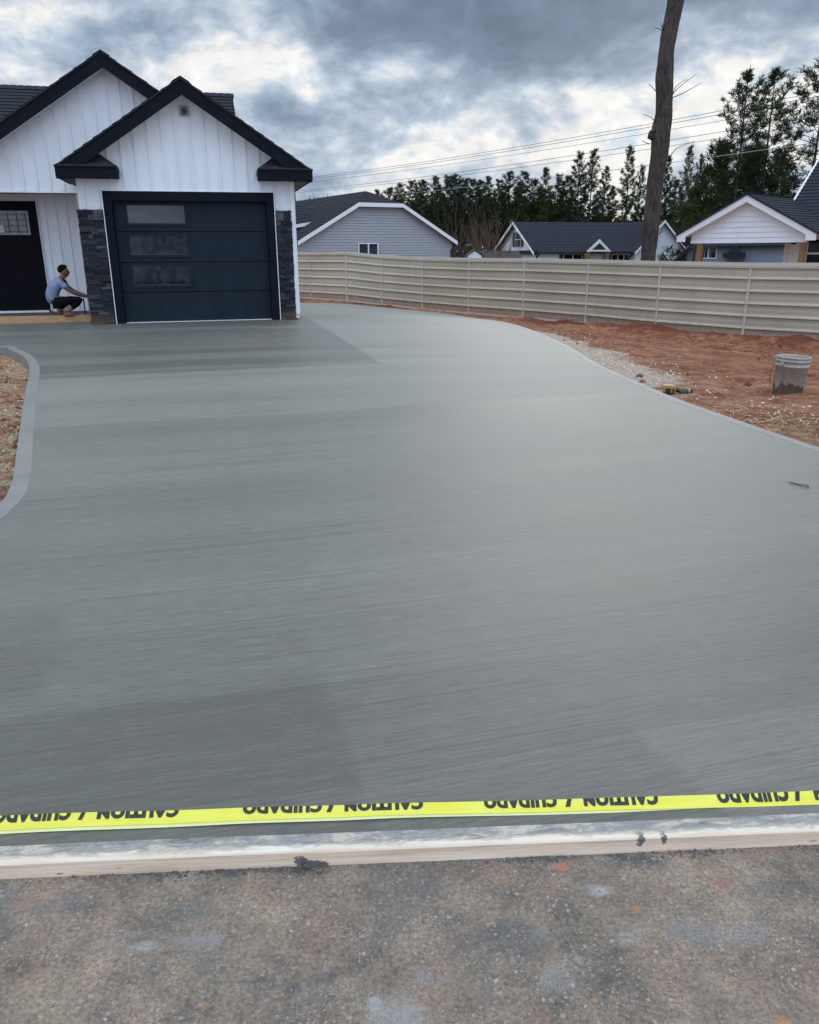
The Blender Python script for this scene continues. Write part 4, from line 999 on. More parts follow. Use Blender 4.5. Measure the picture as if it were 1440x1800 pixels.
# ------------------------------------------------------------------ neighbours
def gut(bm, p, r=.04): tube(bm, p, r, 6)
def win(parent, x, z, ww, hh, y, mat='white_trim', shut=None, split='v'):
    bm = B(); f = .05
    box(bm, x - ww / 2 - f, x + ww / 2 + f, y - .04, y, z + hh / 2, z + hh / 2 + f); box(bm, x - ww / 2 - f, x + ww / 2 + f, y - .04, y, z - hh / 2 - f, z - hh / 2)
    box(bm, x - ww / 2 - f, x - ww / 2, y - .04, y, z - hh / 2, z + hh / 2); box(bm, x + ww / 2, x + ww / 2 + f, y - .04, y, z - hh / 2, z + hh / 2)
    if split == 'v': box(bm, x - .03, x + .03, y - .04, y, z - hh / 2, z + hh / 2)
    else: box(bm, x - ww / 2, x + ww / 2, y - .035, y, z - .03, z + .03)
    fr = obj('window', bm, MT[mat], parent)
    bm = B(); box(bm, x - ww / 2 + .001, x + ww / 2 - .001, y - .012, y - .002, z - hh / 2 + .001, z + hh / 2 - .001); obj('pane', bm, MT['glass'], fr)
    if shut:
        for s in (-1, 1):
            bm = B(); xx = x + s * (ww / 2 + f + shut / 2 + .01); box(bm, xx - shut / 2, xx + shut / 2, y - .045, y - .002, z - hh / 2, z + hh / 2); obj('shutter', bm, MT['shutter'], parent)
# grey house with clipped gable
c0 = at_y(665, 450, 41); GZ = -.45; ga = rad(30)
G2 = thing('grey_house', 'grey clapboard house with clipped gable and dark shingle roof behind the fence corner', 'house', (c0.x, c0.y, GZ), ga)
zt, ze2 = 3.82 - GZ, 2.07 - GZ; hw, ht = 4.42, 1.2; ctr = .08
def outl(z):
    if z <= ze2 - .05: return (ctr - hw + .15, ctr + hw - .15)
    k = (z - ze2 + .05) / (zt - ze2); w_ = (hw - .15) * (1 - k) + ht * k; return (ctr - w_, ctr + w_)
bm = B(); laps(bm, outl, 0, zt - .08, .125, 0, .03); box(bm, ctr - hw + .15, ctr + hw - .15, .01, 11, 0, ze2 - .1)
obj('wall', bm, MT['grey_siding'], G2)
sl2 = (zt - ze2) / (hw - ht); zr2 = zt + sl2 * ht; yb = 13
bm = B()
shingle_roof(bm, (ctr - hw, yb, ze2), (ctr - hw, -.25, ze2), (ctr - ht, -.25, zt), (ctr - ht, yb, zt), 16, .02, .08)
shingle_roof(bm, (ctr + hw, -.25, ze2), (ctr + hw, yb, ze2), (ctr + ht, yb, zt), (ctr + ht, -.25, zt), 16, .02, .08)
shingle_roof(bm, (ctr - ht, yb, zt + .004), (ctr - ht, -.25, zt + .004), (ctr, 1.35, zr2), (ctr, yb, zr2), 5, .02, .05)
shingle_roof(bm, (ctr + ht, -.25, zt + .004), (ctr + ht, yb, zt + .004), (ctr, yb, zr2), (ctr, 1.35, zr2), 5, .02, .05)
shingle_roof(bm, (ctr - ht, -.25, zt + .006), (ctr + ht, -.25, zt + .006), (ctr, 1.35, zr2), (ctr, 1.34, zr2), 6, .02, .05)
obj('roof', bm, MT['shingle'], G2)
bm = B(); th_ = .16
for s in (-1, 1): prism(bm, [(ctr + s * hw, ze2 + .02), (ctr + s * ht, zt + .02), (ctr + s * ht, zt - th_), (ctr + s * hw, ze2 - th_)], -.30, -.26)
prism(bm, [(ctr - ht, zt + .02), (ctr + ht, zt + .02), (ctr + ht, zt - th_), (ctr - ht, zt - th_)], -.30, -.26)
obj('rake_board', bm, MT['white_trim'], G2)
bm = B()
for s in (-1, 1): bm = B(); prism(bm, [(ctr + s * hw, ze2 - .10), (ctr + s * ht, zt - .10), (ctr + s * ht, zt - .12), (ctr + s * hw, ze2 - .12)], -.259, -.02); obj('soffit', bm, MT['grey_siding'], G2)
win(G2, -.56, 1.66 - GZ, 1.0, .62, -.02)
bm = B(); gut(bm, [(ctr + hw - .02, -.1, ze2 - .05), (ctr + hw - .1, -.08, ze2 - .25), (ctr + hw - .22, -.06, ze2 - .45), (ctr + hw - .22, -.06, .1)], .06); obj('downspout', bm, MT['rubber'], G2, True)
# cross gable on the left slope and a wing on the right
bm = B(); x0 = ctr - hw - .3
shingle_roof(bm, (x0 - 3.2, 2.2, ze2 + .1), (x0 + 2.3, 2.2, ze2 + .95), (x0 + 2.3, 4.2, ze2 + 1.9), (x0 - 3.2, 4.2, ze2 + 1.15), 8, .02, .05)
wg = obj('cross_roof', bm, MT['shingle'], G2)
bm = B(); tube(bm, [(x0 - 3.2, 2.15, ze2 + .05), (x0 + 2.3, 2.15, ze2 + .92)], .1, 4); obj('rake_board', bm, MT['white_trim'], wg)
bm = B(); shingle_roof(bm, (ctr + hw - 2.6, 2.5, ze2 + .0), (ctr + hw + 1.1, 2.5, ze2 + .0), (ctr + hw - 1.3, 6.0, ze2 + 1.95), (ctr + hw - 2.6, 6.0, ze2 + 1.95), 14, .02, .05)
shingle_roof(bm, (ctr + hw + 1.1, 2.5, ze2), (ctr + hw + 1.1, 9.5, ze2), (ctr + hw - 1.3, 6.01, ze2 + 1.95), (ctr + hw - 1.3, 6.0, ze2 + 1.95), 14, .02, .05)
obj('wing_roof', bm, MT['shingle'], G2)

# white farmhouse across the field
FZ = -1.0; c0 = at_y(942, 440, 60); fa = rad(18)
W2 = thing('white_farmhouse', 'distant white house with long dark roof, shuttered gable window and small entry gable', 'house', (c0.x, c0.y, FZ), fa)
e_, rz_ = 1.5 - FZ, 3.68 - FZ; dp = 7.2; Lr = 11.2
bm = B(); box(bm, .15, Lr, .25, dp - .2, 0, e_)
z = .2
while z < e_ - .1: box(bm, .12, Lr, .215, .249, z, z + .02); z += .2
obj('wall', bm, MT['white_siding'], W2)
bm = B(); prism(bm, [(.2, e_), (dp - .2, e_), (dp / 2, rz_ - .12)], .15, .25)
for v in bm.verts: v.co = Vector((v.co.y, v.co.x, v.co.z))
gw = obj('gable_wall', bm, MT['white_siding'], W2)
bm = B(); shingle_roof(bm, (-.2, -.1, e_ - .02), (Lr, -.1, e_ - .02), (Lr, dp / 2, rz_), (-.2, dp / 2, rz_), 20, .02, .06); shingle_roof(bm, (Lr, dp + .1, e_ - .02), (-.2, dp + .1, e_ - .02), (-.2, dp / 2, rz_), (Lr, dp / 2, rz_), 20, .02, .06)
shingle_roof(bm, (-.95, -.3, e_ - .22), (-.95, dp + .3, e_ - .22), (.14, dp, e_ + .18), (.14, 0, e_ + .18), 4, .02, .05) if False else None
obj('roof', bm, MT['shingle_blue'], W2)
bm = B(); box(bm, -.16, .149, -.05, dp + .05, e_ - .13, e_ + .13); obj('skirt_roof', bm, MT['shingle_blue'], W2)
bm = B()
for s, y in ((-1, -.15), (1, dp + .15)):
    prism(bm, [(dp / 2, rz_ + .02), (y, e_ - .05), (y, e_ - .22), (dp / 2, rz_ - .2)], -.24, -.205)
for v in bm.verts: v.co = Vector((v.co.y, v.co.x, v.co.z))
obj('rake_board', bm, MT['white_trim'], W2)
# window in the left gable (built on the x = 0.15 face)
def gable_win(yc, zc, ww, hh):
    bm = B(); box(bm, .10, .149, yc - ww / 2 - .06, yc + ww / 2 + .06, zc - hh / 2 - .06, zc + hh / 2 + .06); fr = obj('window', bm, MT['white_trim'], W2)
    bm = B(); box(bm, .08, .099, yc - ww / 2, yc + ww / 2, zc + .03, zc + hh / 2); box(bm, .08, .099, yc - ww / 2, yc + ww / 2, zc - hh / 2, zc - .03); obj('pane', bm, MT['glass'], fr)
    for s in (-1, 1):
        bm = B(); yy = yc + s * (ww / 2 + .24); box(bm, .09, .149, yy - .16, yy + .16, zc - hh / 2, zc + hh / 2); obj('shutter', bm, MT['shutter'], W2)
gable_win(dp / 2 - .35, 2.42 - FZ, 1.0, 1.05)
bm = B(); box(bm, Lr * 0 + .5, Lr - .8, -.14, -.04, e_ - .1, e_ + .02); obj('gutter', bm, MT['rubber'], W2)
bm = B()
for x in (.25, 8.05): bm = B(); gut(bm, [(x, -.12, e_ - .06), (x - .1, .0, e_ - .3), (x - .18, .12, e_ - .5), (x - .18, .12, .1)], .07); obj('downspout', bm, MT['rubber'], W2, True)
# entry gable
bm = B(); ex = 4.85; shingle_roof(bm, (ex - 1.0, 2.6, e_ + .02), (ex - 1.0, -.55, e_ + .02), (ex, -.55, e_ + .85), (ex, 2.6, e_ + .85), 6, .02, .04); shingle_roof(bm, (ex + 1.0, -.55, e_ + .02), (ex + 1.0, 2.6, e_ + .02), (ex, 2.6, e_ + .85), (ex, -.55, e_ + .85), 6, .02, .04)
eg = obj('entry_roof', bm, MT['shingle_blue'], W2)
bm = B()
for s in (-1, 1): prism(bm, [(ex, e_ + .88), (ex + s * 1.02, e_ + .03), (ex + s * .78, e_ + .0), (ex, e_ + .62)], -.6, -.552)
prism(bm, [(ex - .8, e_ + .02), (ex + .8, e_ + .02), (ex + .8, e_ + .14), (ex - .8, e_ + .14)], -.598, -.556); obj('rake_board', bm, MT['white_trim'], eg)
bm = B(); prism(bm, [(ex - .66, e_ + .141), (ex + .66, e_ + .141), (ex, e_ + .6)], -.551, -.5); obj('louvre', bm, MT['shutter'], eg)
for s in (-1, 1):
    bm = B(); box(bm, ex + s * .8 - .16, ex + s * .8 + .16, -.5, -.2, 0, e_); obj('porch_post', bm, MT['brown_wood'], W2)
win(W2, 3.15, e_ - .62, 1.5, .9, .21, shut=.3); win(W2, 6.95, e_ - .65, 1.0, .85, .21, shut=.32)
# right hand cross gable
bm = B(); gx0, gx1, gap = 8.2, 12.5, 10.35; zg0, zg1 = e_ + .0, 3.7 - FZ
prism(bm, [(gx0, 0), (gx1, 0), (gx1, zg0), (gap, zg1 - .1), (gx0, zg0)], -.25, 5.6)
z = .3
while z < 4.4:
    hwid = min((gx1 - gx0) / 2, (gx1 - gx0) / 2 * (zg1 - .1 - z) / (zg1 - .1 - zg0)); box(bm, gap - hwid + .02, gap + hwid - .02, -.275, -.25, z, z + .015); z += .16
obj('gable_wall', bm, MT['white_siding'], W2)
bm = B(); shingle_roof(bm, (gx0 - .25, 6.0, zg0 - .1), (gx0 - .25, -.5, zg0 - .1), (gap, -.5, zg1), (gap, 6.0, zg1), 14, .02, .05); shingle_roof(bm, (gx1 + .25, -.5, zg0 - .1), (gx1 + .25, 6.0, zg0 - .1), (gap, 6.0, zg1), (gap, -.5, zg1), 14, .02, .05)
obj('roof', bm, MT['shingle_blue'], W2)
bm = B()
for s, x in ((-1, gx0 - .25), (1, gx1 + .25)): prism(bm, [(gap, zg1 + .03), (x, zg0 - .07), (x, zg0 - .25), (gap, zg1 - .17)], -.55, -.505)
obj('rake_board', bm, MT['white_trim'], W2)

# blue grey house seen through the porch
c0 = at_y(1270, 450, 46)
B2 = thing('blue_house', 'far blue grey board and batten house glimpsed through the open porch', 'house', (c0.x, c0.y, -.9), rad(-24))
bm = B(); box(bm, -1.9, 3.2, 0, 6, 0, 2.75); x = -1.85
while x < 3.2: box(bm, x, x + .04, -.03, 0, .02, 2.74); x += .3
obj('wall', bm, MT['blue_siding'], B2)
bm = B(); shingle_roof(bm, (-1.7, -.4, 2.7), (3.5, -.4, 2.7), (3.5, 3, 3.6), (-.4, 3, 3.6), 12, .02, .05); obj('roof', bm, MT['shingle'], B2)
bm = B(); prism(bm, [(-2.75, 1.72), (-1.75, 2.68), (-1.6, 2.62), (-2.6, 1.66)], -.9, .4); obj('shed_roof', bm, MT['shingle'], B2)
win(B2, -.75, 2.35, .8, .55, 0)
# little gable dormer roof in front of it
bm = B(); prism(bm, [(.1, 2.1), (1.2, 2.1), (1.2, 2.35), (.1, 2.35)], -1.4, -.05); prism(bm, [(.35, 2.35), (1.0, 2.35), (.6, 2.75)], -1.3, -.06); obj('porch_roof', bm, MT['shingle'], B2)

# house with the white porch gable
PZ = -.45; c0 = at_y(1318, 430, 28.5)
P2 = thing('porch_house', 'white sided house with open gabled porch on brown posts at the right', 'house', (c0.x, c0.y, PZ), rad(-45))
pa, hz = -.16, 2.38; pe, pt_ = 2.12 - PZ, 3.40 - PZ; ps = (pt_ - pe) / hz; zb_ = 1.83 - PZ
def outp(z): 
    hw_ = min(1.98, (pt_ - .2 - z) / ps); return (pa - hw_, pa + hw_) if hw_ > 0 else (pa, pa)
bm = B(); laps(bm, outp, zb_, pt_ - .21, .17, 0, .02); box(bm, pa - 1.98, pa + 1.98, .002, .12, zb_ - .01, zb_ + .25); obj('gable_wall', bm, MT['white_siding'], P2)
bm = B()
for s in (-1, 1): prism(bm, [(pa, pt_ - .035), (pa + s * hz, pe - .03), (pa + s * hz, pe - .24), (pa + s * (hz - .32), pe - .24), (pa + s * (hz - .32), pe - .03 + .32 * ps - .2), (pa, pt_ - .27)], -.3, -.255)
obj('rake_board', bm, MT['white_trim'], P2)
for s in (-1, 1): bm = B(); prism(bm, [(pa, pt_ - .24), (pa + s * (hz - .3), pe + .3 * ps - .22), (pa + s * (hz - .3), pe + .3 * ps - .24), (pa, pt_ - .26)], -.254, -.021); obj('soffit', bm, MT['cream_siding'], P2)
bm = B(); shingle_roof(bm, (pa - hz - .04, 4.5, pe), (pa - hz - .04, -.34, pe), (pa, -.34, pt_), (pa, 4.5, pt_), 14, .02, .05); shingle_roof(bm, (pa + hz + .04, -.34, pe), (pa + hz + .04, 4.5, pe), (pa, 4.5, pt_), (pa, -.34, pt_), 14, .02, .05)
box(bm, pa - .06, pa + .06, -.34, 4.4, pt_ + .01, pt_ + .035); obj('porch_roof', bm, MT['shingle_blue'], P2)
for x in (pa - 1.64, pa + 2.0 - .1): bm = B(); box(bm, x - .09, x + .09, .02, .2, 0, zb_ - .012); obj('porch_post', bm, MT['brown_wood'], P2)
bm = B(); gut(bm, [(pa - hz + .02, -.2, pe - .15), (pa - hz + .2, -.1, pe - .3), (pa - 1.80, .0, pe - .42), (pa - 1.80, .0, .1)], .045); obj('downspout', bm, MT['rubber'], P2, True)
bm = B(); box(bm, .75, 9, 1.4, 1.5, 0, 2.7); z = .2
while z < 2.6: box(bm, .74, 9, 1.378, 1.399, z, z + .015); z += .17
obj('wall', bm, MT['cream_siding'], P2)
bm = B(); box(bm, .67, .81, 1.34, 1.377, 0, 2.7); obj('corner_board', bm, MT['white_trim'], P2)
win(P2, 1.75, 1.72 - PZ - .25, .6, .9, 1.376, split='h')
bm = B(); box(bm, .75, 9, .15, 1.399, zb_ + .26, zb_ + .28); obj('porch_ceiling', bm, MT['cream_siding'], P2)
fan = B(); lathe(fan, [(0, 0), (.09, 0), (.1, .1), (.03, .12), (.02, .3), (0, .3)], 10, (1.15, .8, zb_ - .06))
for k in range(4):
    a = k * math.pi / 2 + .4; c_, s_ = math.cos(a), math.sin(a); obox(fan, (1.15 + c_ * .38, .8 + s_ * .38, zb_ - .0), .55, .12, .015, Matrix.Rotation(a, 3, 'Z'))
tag(obj('ceiling_fan', fan, MT['rubber'], P2))
# main roof rising to the right
bm = B(); e0 = Vector((.9, 1.6, 2.35 - PZ)); sl3 = .80
shingle_roof(bm, (.05, 2.3, 2.45 - PZ), (9.5, 2.3, 2.45 - PZ), (9.5, 7.4, 2.45 - PZ + 5.1 * sl3), (.05, 7.4, 2.45 - PZ + 5.1 * sl3), 34, .02, .06)
obj('main_roof', bm, MT['shingle_blue'], P2)
bm = B(); tube(bm, [(.02, 2.3, 2.40 - PZ), (.02, 7.4, 2.40 - PZ + 5.1 * sl3)], .06, 4); obj('rake_board', bm, MT['white_trim'], P2)

# low shed and birdhouse-like vent by the fence
c0 = at_y(835, 452, 52)
s_ = thing('garden_shed', 'low brown roofed shed with a white gable end beyond the fence', 'shed', (c0.x, c0.y, -1.0), rad(6))
bm = B(); box(bm, -.55, 2.6, .1, 2.4, 0, 2.05); prism(bm, [(-.55, 2.05), (.55, 2.05), (.42, 2.35), (.0, 2.62), (-.42, 2.35)], .05, .1); obj('wall', bm, MT['white_siding'], s_)
bm = B(); shingle_roof(bm, (.5, .0, 2.1), (3.1, .0, 2.1), (3.1, 1.3, 2.62), (.5, 1.3, 2.62), 5, .02, .05)
for s in (-1, 1): prism(bm, [(0, 2.66), (s * .46, 2.38), (s * .60, 2.05), (s * .66, 2.05), (s * .5, 2.42), (0, 2.72)], -.02, .6)
obj('roof', bm, pm('brown_shingle', (.06, .045, .038), (.085, .065, .055), 20, .9, .2, 40), s_)

# ------------------------------------------------------------------ topped tree
TY = 24.5
tp = [(1139, 470), (1141, 440), (1144, 400), (1149, 350), (1154, 310), (1160, 262), (1161.5, 235), (1167, 205), (1168, 170), (1168, 140), (1171, 100), (1178, 55), (1186, 10), (1192, -40), (1199, -100)]
wd = [26, 26, 26.5, 27, 27.5, 28, 29, 28, 27, 27, 26.5, 26, 25.5, 25, 24]
pts_ = [at_y(a, c, TY) for a, c in tp]; pts_[0].z = min(zg(pts_[0].x, TY) - .1, -.6)
T_ = thing('topped_tree', 'tall bare dark trunk with no crown leaning up behind the fence', 'tree', (pts_[1].x, TY, pts_[0].z))
off = Vector(T_.location)
sm_ = smooth_line([p - off for p in pts_], 14); rad_ = np.interp(np.linspace(0, len(wd) - 1, len(sm_)), range(len(wd)), [w_ / 2 / 1460 * TY for w_ in wd])
bm = B(); tube(bm, sm_, list(rad_), 44)
for v in bm.verts:
    n_ = mnoise.fractal(Vector((v.co.x * 2.2, v.co.y * 2.2, v.co.z * .9)), 1, 2, 4); ax = min(sm_, key=lambda q: abs(q.z - v.co.z)); d = Vector((v.co.x - ax.x, v.co.y - ax.y, 0)); v.co += d * (.16 * n_ + .09 * mnoise.fractal(Vector((v.co.x * 9, v.co.y * 9, v.co.z * 2.2)), 1, 2, 3))
obj('trunk', bm, MT['bark'], T_, True)
def on_trunk(px, py, dy=0): return at_y(px, py, TY + dy) - off
bm = B(); rock(bm, on_trunk(1146, 238, -.05), .13, (1, .9, 1.2), 3); rock(bm, on_trunk(1148, 231, -.08), .10, (1, .9, .7), 9); obj('burl', bm, MT['bark'], T_, True)
bm = B(); rr = random.Random(12)
for ln in (((1181, 168), (1192, 155), (1207, 143), (1222, 132)), ((1181, 172), (1200, 164), (1218, 154), (1234, 145)), ((1182, 166), (1190, 150), (1208, 139)), ((1183, 195), (1180, 192), (1184, 190)),
           ((1152, 214), (1143, 205), (1130, 201)), ((1153, 160), (1146, 152), (1140, 147)), ((1166, 55), (1158, 50), (1150, 49)), ((1166, 52), (1163, 45), (1161, 40)), ((1142, 253), (1134, 250), (1128, 246)),
           ((1178, 275), (1186, 264), (1195, 258), (1222, 248)), ((1153, 417), (1160, 410), (1170, 405)), ((1160, 411), (1163, 404), (1165, 400))):
    q = [on_trunk(a, c, -.1 + .25 * k * rr.uniform(-.3, .3)) for k, (a, c) in enumerate(ln)]; tube(bm, smooth_line(q, 3), [.014 - .009 * i / (len(q) * 3 - 2) for i in range((len(q) - 1) * 3 + 1)], 5)
obj('twig', bm, MT['twig'], T_)

# ------------------------------------------------------------------ pines
def clumps(centers, sizes, seed, blades=9):
    rr = np.random.RandomState(seed); V, F = [], []
    for c, s in zip(centers, sizes):
        for k in range(blades):
            d = rr.normal(size=3); d[2] = abs(d[2]) * .9 + .25; d /= np.linalg.norm(d); sd_ = np.cross(d, rr.normal(size=3)); sd_ /= np.linalg.norm(sd_) + 1e-9
            b0 = len(V); l = s * rr.uniform(.6, 1.15); w_ = s * .052
            p = np.array(c) + rr.normal(size=3) * s * .12
            V += [p - sd_ * w_ * .5, p + sd_ * w_ * .5, p + d * l * .6 + sd_ * w_, p + d * l, p + d * l * .6 - sd_ * w_]; F.append((b0, b0 + 1, b0 + 2, b0 + 3, b0 + 4))
    return V, F
def make_pine(seed, h, spread, first, nb, mat, sz=.42, shape='cone', blades=16, tw=.16):
    """trunk, limbs and needle tufts around an origin at the foot"""
    rr = random.Random(seed); bmw = B(); cs, ss = [], []
    ln = rr.uniform(-.3, .3); ln2 = rr.uniform(-.3, .3)
    top = [Vector((ln * (k / 6) ** 2 * h * .05, ln2 * (k / 6) ** 2 * h * .05, h * k / 6)) for k in range(7)]
    tube(bmw, top, [tw * (1.05 - .92 * k / 6) for k in range(7)], 7)
    def along(z): 
        t = min(max(z / h * 6, 0), 5.999); i = int(t); return top[i].lerp(top[i + 1], t - i)
    for b_ in range(nb):
        t = (b_ + rr.random()) / nb; z = h * (first + (1 - first) * t ** .9); a = b_ * 2.4 + rr.uniform(-.5, .5)
        if shape == 'cone': L = spread * ((1 - t) ** .75 + .10) * rr.uniform(.55, 1.1)
        else: L = spread * (math.sin(math.pi * min(t * .8 + .22, 1)) ** .8 + .05) * rr.uniform(.45, 1.15)
        up = rr.uniform(.15, .5) + .45 * t; p0 = along(z); d = Vector((math.cos(a), math.sin(a), 0)); e = p0 + d * L + Vector((0, 0, L * up)); m_ = p0 + d * L * .55 + Vector((0, 0, L * up * .30))
        tube(bmw, [p0, m_, e], [tw * .22 * (1.1 - t), tw * .14, .012], 4, False)
        n = max(3, int(L / spread * (13 if shape == 'cone' else 10)))
        for k in range(n):
            q = (k + .7) / n; q = .28 + .72 * q; base = p0.lerp(m_, q * 2) if q < .5 else m_.lerp(e, q * 2 - 1); r_ = .16 + .17 * L * (q if q < .8 else .8)
            for _ in range(2): cs.append(base + Vector((rr.gauss(0, r_ * .5), rr.gauss(0, r_ * .5), rr.gauss(.04, r_ * .30)))); ss.append(sz * rr.uniform(.7, 1.25))
    for k in range(6): cs.append(top[-1] - Vector((rr.gauss(0, .08), rr.gauss(0, .08), rr.uniform(-.1, .7)))); ss.append(sz * .8)
    V, F = clumps(cs, ss, seed, blades)
    me_w = bpy.data.meshes.new('trunk'); bmw.to_mesh(me_w); bmw.free(); me_w.materials.append(MT['bark'])
    for p in me_w.polygons: p.use_smooth = True
    me_c = mesh_np('crown', V, F); me_c.materials.append(MT[mat]); return me_w, me_c, h
def plant_pine(proto, x, y, z, sc, rz, label, group=None, sx=1.0):
    r = thing('pine_tree', label, 'tree', (x, y, z), rz, group); r.scale = (sc * sx, sc * sx, sc)
    for nm, me in (('trunk', proto[0]), ('crown', proto[1])):
        o = bpy.data.objects.new(nm, me); COL.objects.link(o); o.parent = r
    return r
protos = [make_pine(100 + i, 14, 2.3 + .3 * (i % 3), (.22, .30, .38)[i % 3], 46, 'pine' if i % 3 else 'pine_warm', .40) for i in range(6)]
rr = random.Random(21)
def tree_at(px, ptop, Y, proto, label, group=None, sx=1.0, base=-1.2):
    t = at_y(px, ptop, Y); return plant_pine(proto, t.x, Y, base, (t.z - base) / proto[2], rr.uniform(0, 6.28), label, group, sx)
WG = 'pines in the dense wood behind the houses'; WL = 'dark green pine crowded into the wood behind the grey and white houses'
for i, (px, py) in enumerate([(640, 342), (664, 338), (686, 334), (706, 326), (726, 321), (746, 320), (768, 313), (785, 313), (802, 311), (818, 318), (832, 319), (847, 320), (860, 313), (876, 320), (897, 306), (912, 322), (925, 306), (943, 318), (962, 298), (981, 311), (999, 314)]):
    tree_at(px, py, 88 + rr.uniform(-5, 6), protos[i % 6], WL, WG, 1.25 if px < 850 else 1.05)
for i, (px, py) in enumerate([(655, 352), (695, 345), (735, 338), (775, 332), (810, 333), (845, 338), (885, 340), (920, 338), (955, 335), (990, 338), (1080, 330), (1150, 325), (1190, 320), (1255, 330), (1500, 300), (1560, 290), (1620, 280), (600, 350), (560, 352), (500, 350)]):
    tree_at(px, py, 97 + rr.uniform(-4, 5), protos[(i + 2) % 6], 'dark pine in the back row of the wood, mostly hidden by nearer pines', 'back row of pines in the wood', 1.15)
tall = [make_pine(200 + i, 16, 2.7, .16, 60, 'pine_warm' if i % 2 else 'pine', .42) for i in range(3)]
tree_at(1022, 270, 78, tall[0], 'left one of two mid green pines rising above the white farmhouse roof', sx=.92)
tree_at(1042, 268, 79, tall[1], 'mid green pine with thin spire top just right of the tallest pine over the farmhouse', sx=.95)
tree_at(1066, 296, 80, tall[2], 'rounded shorter pine between the two spires above the farmhouse roof', sx=.9)
tree_at(1109, 262, 77, tall[1], 'narrow spired pine just left of the bare leaning trunk', sx=.8)
tree_at(1128, 293, 80, tall[2], 'short green pine touching the left side of the bare leaning trunk', sx=.7)
tree_at(1178, 276, 76, tall[0], 'dark pine just right of the bare leaning trunk', sx=.75)
tree_at(1212, 262, 74, tall[1], 'slim dark pine midway between the bare trunk and the two tall pines', sx=.7)
tree_at(1233, 275, 76, tall[2], 'short bushy pine at the foot of the tall feathery pines', sx=.75)
# two tall feathery pines and one at the frame edge
big1 = make_pine(301, 18, 3.0, .28, 54, 'pine', .46, 'open', 15, .2); big2 = make_pine(307, 18, 3.2, .32, 52, 'pine', .46, 'open', 15, .2)
tree_at(1318, 128, 52, big1, 'left one of two tall open crowned pines rising behind the porch gable', sx=.98)
tree_at(1367, 125, 54, big2, 'right one of two tall open crowned pines rising behind the porch gable', sx=1.0)
tree_at(1458, 92, 46, make_pine(311, 18, 3.6, .34, 48, 'pine', .48, 'open', 15, .2), 'tall pine cut by the right edge above the dark porch house roof')
bushy = make_pine(321, 9, 3.0, .05, 60, 'pine_warm', .6, 'cone', 10)
tree_at(1268, 262, 55, bushy, 'broad olive green pine standing low in front of the tall feathery pines', sx=.9)
tree_at(1322, 272, 57, bushy, 'dense low olive pine behind the porch gable peak', sx=1.0)
tree_at(1372, 285, 56, bushy, 'low olive pine beside the high dark roof of the porch house', sx=.8)
tree_at(1222, 340, 66, bushy, 'low bushy pine right of the farmhouse end gable', sx=.8)
# the unlit interior of the wood reads as one mass of branches and needles
rs = np.random.RandomState(5); cs, ss = [], []
for k in range(2600):
    px = rs.uniform(420, 1700); Y_ = rs.uniform(100, 112); top_ = 365 if px < 1000 else 385; y_ = rs.uniform(top_, 455); p = at_y(px, y_, Y_); cs.append(np.array(p)); ss.append(1.5)
V, F = clumps(cs, ss, 9, 8); o = obj('far_wood', mesh_np('far_wood', V, F), MT['pine']); tag(o, 'shadowy far wood filling in behind the pines', 'wood', kind='stuff')

# bare shrubs
def bare_shrub(px, base_y, top_y, Y, spread, n, mat, label, seed, r=.03):
    b0 = at_y(px, base_y, Y); b0.z = -1.0; h = at_y(px, top_y, Y).z + 1.0; rr = random.Random(seed)
    o = thing('bare_shrub', label, 'shrub', b0); bm = B()
    def grow(p, d, L, r_, lvl):
        q = [p]; dd = d.copy()
        for k in range(4): dd = (dd + Vector((rr.gauss(0, .09), rr.gauss(0, .09), .03))).normalized(); q.append(q[-1] + dd * L / 4)
        tube(bm, q, [r_ * (1 - .17 * k) for k in range(5)], 4, False)
        if lvl > 0:
            for k in range(rr.randint(3, 4)):
                i = rr.randint(1, 4); nd = (dd + Vector((rr.gauss(0, .38), rr.gauss(0, .38), rr.uniform(0, .3)))).normalized(); grow(q[i], nd, L * rr.uniform(.4, .65), r_ * .55, lvl - 1)
    for k in range(n):
        a = rr.uniform(0, 6.28); sp = rr.uniform(0, spread); grow(Vector((rr.gauss(0, .15), rr.gauss(0, .15), 0)), Vector((math.cos(a) * sp, math.sin(a) * sp, 1)).normalized(), h * rr.uniform(.5, .8), r, 2)
    obj('branches', bm, MT[mat], o); return o
bare_shrub(862, 452, 385, 54, .55, 30, 'red_twig', 'wide leafless reddish shrub beside the farmhouse gable', 31, .028)
bare_shrub(800, 452, 378, 60, .25, 16, 'twig', 'thin grey leafless saplings right of the grey house', 32, .03)
bare_shrub(832, 452, 392, 66, .4, 18, 'twig', 'leafless brown brush between the grey house and the reddish shrub', 33, .03)
bare_shrub(1232, 452, 370, 60, .4, 16, 'twig', 'grey leafless brush between the farmhouse and the porch house', 34, .03)

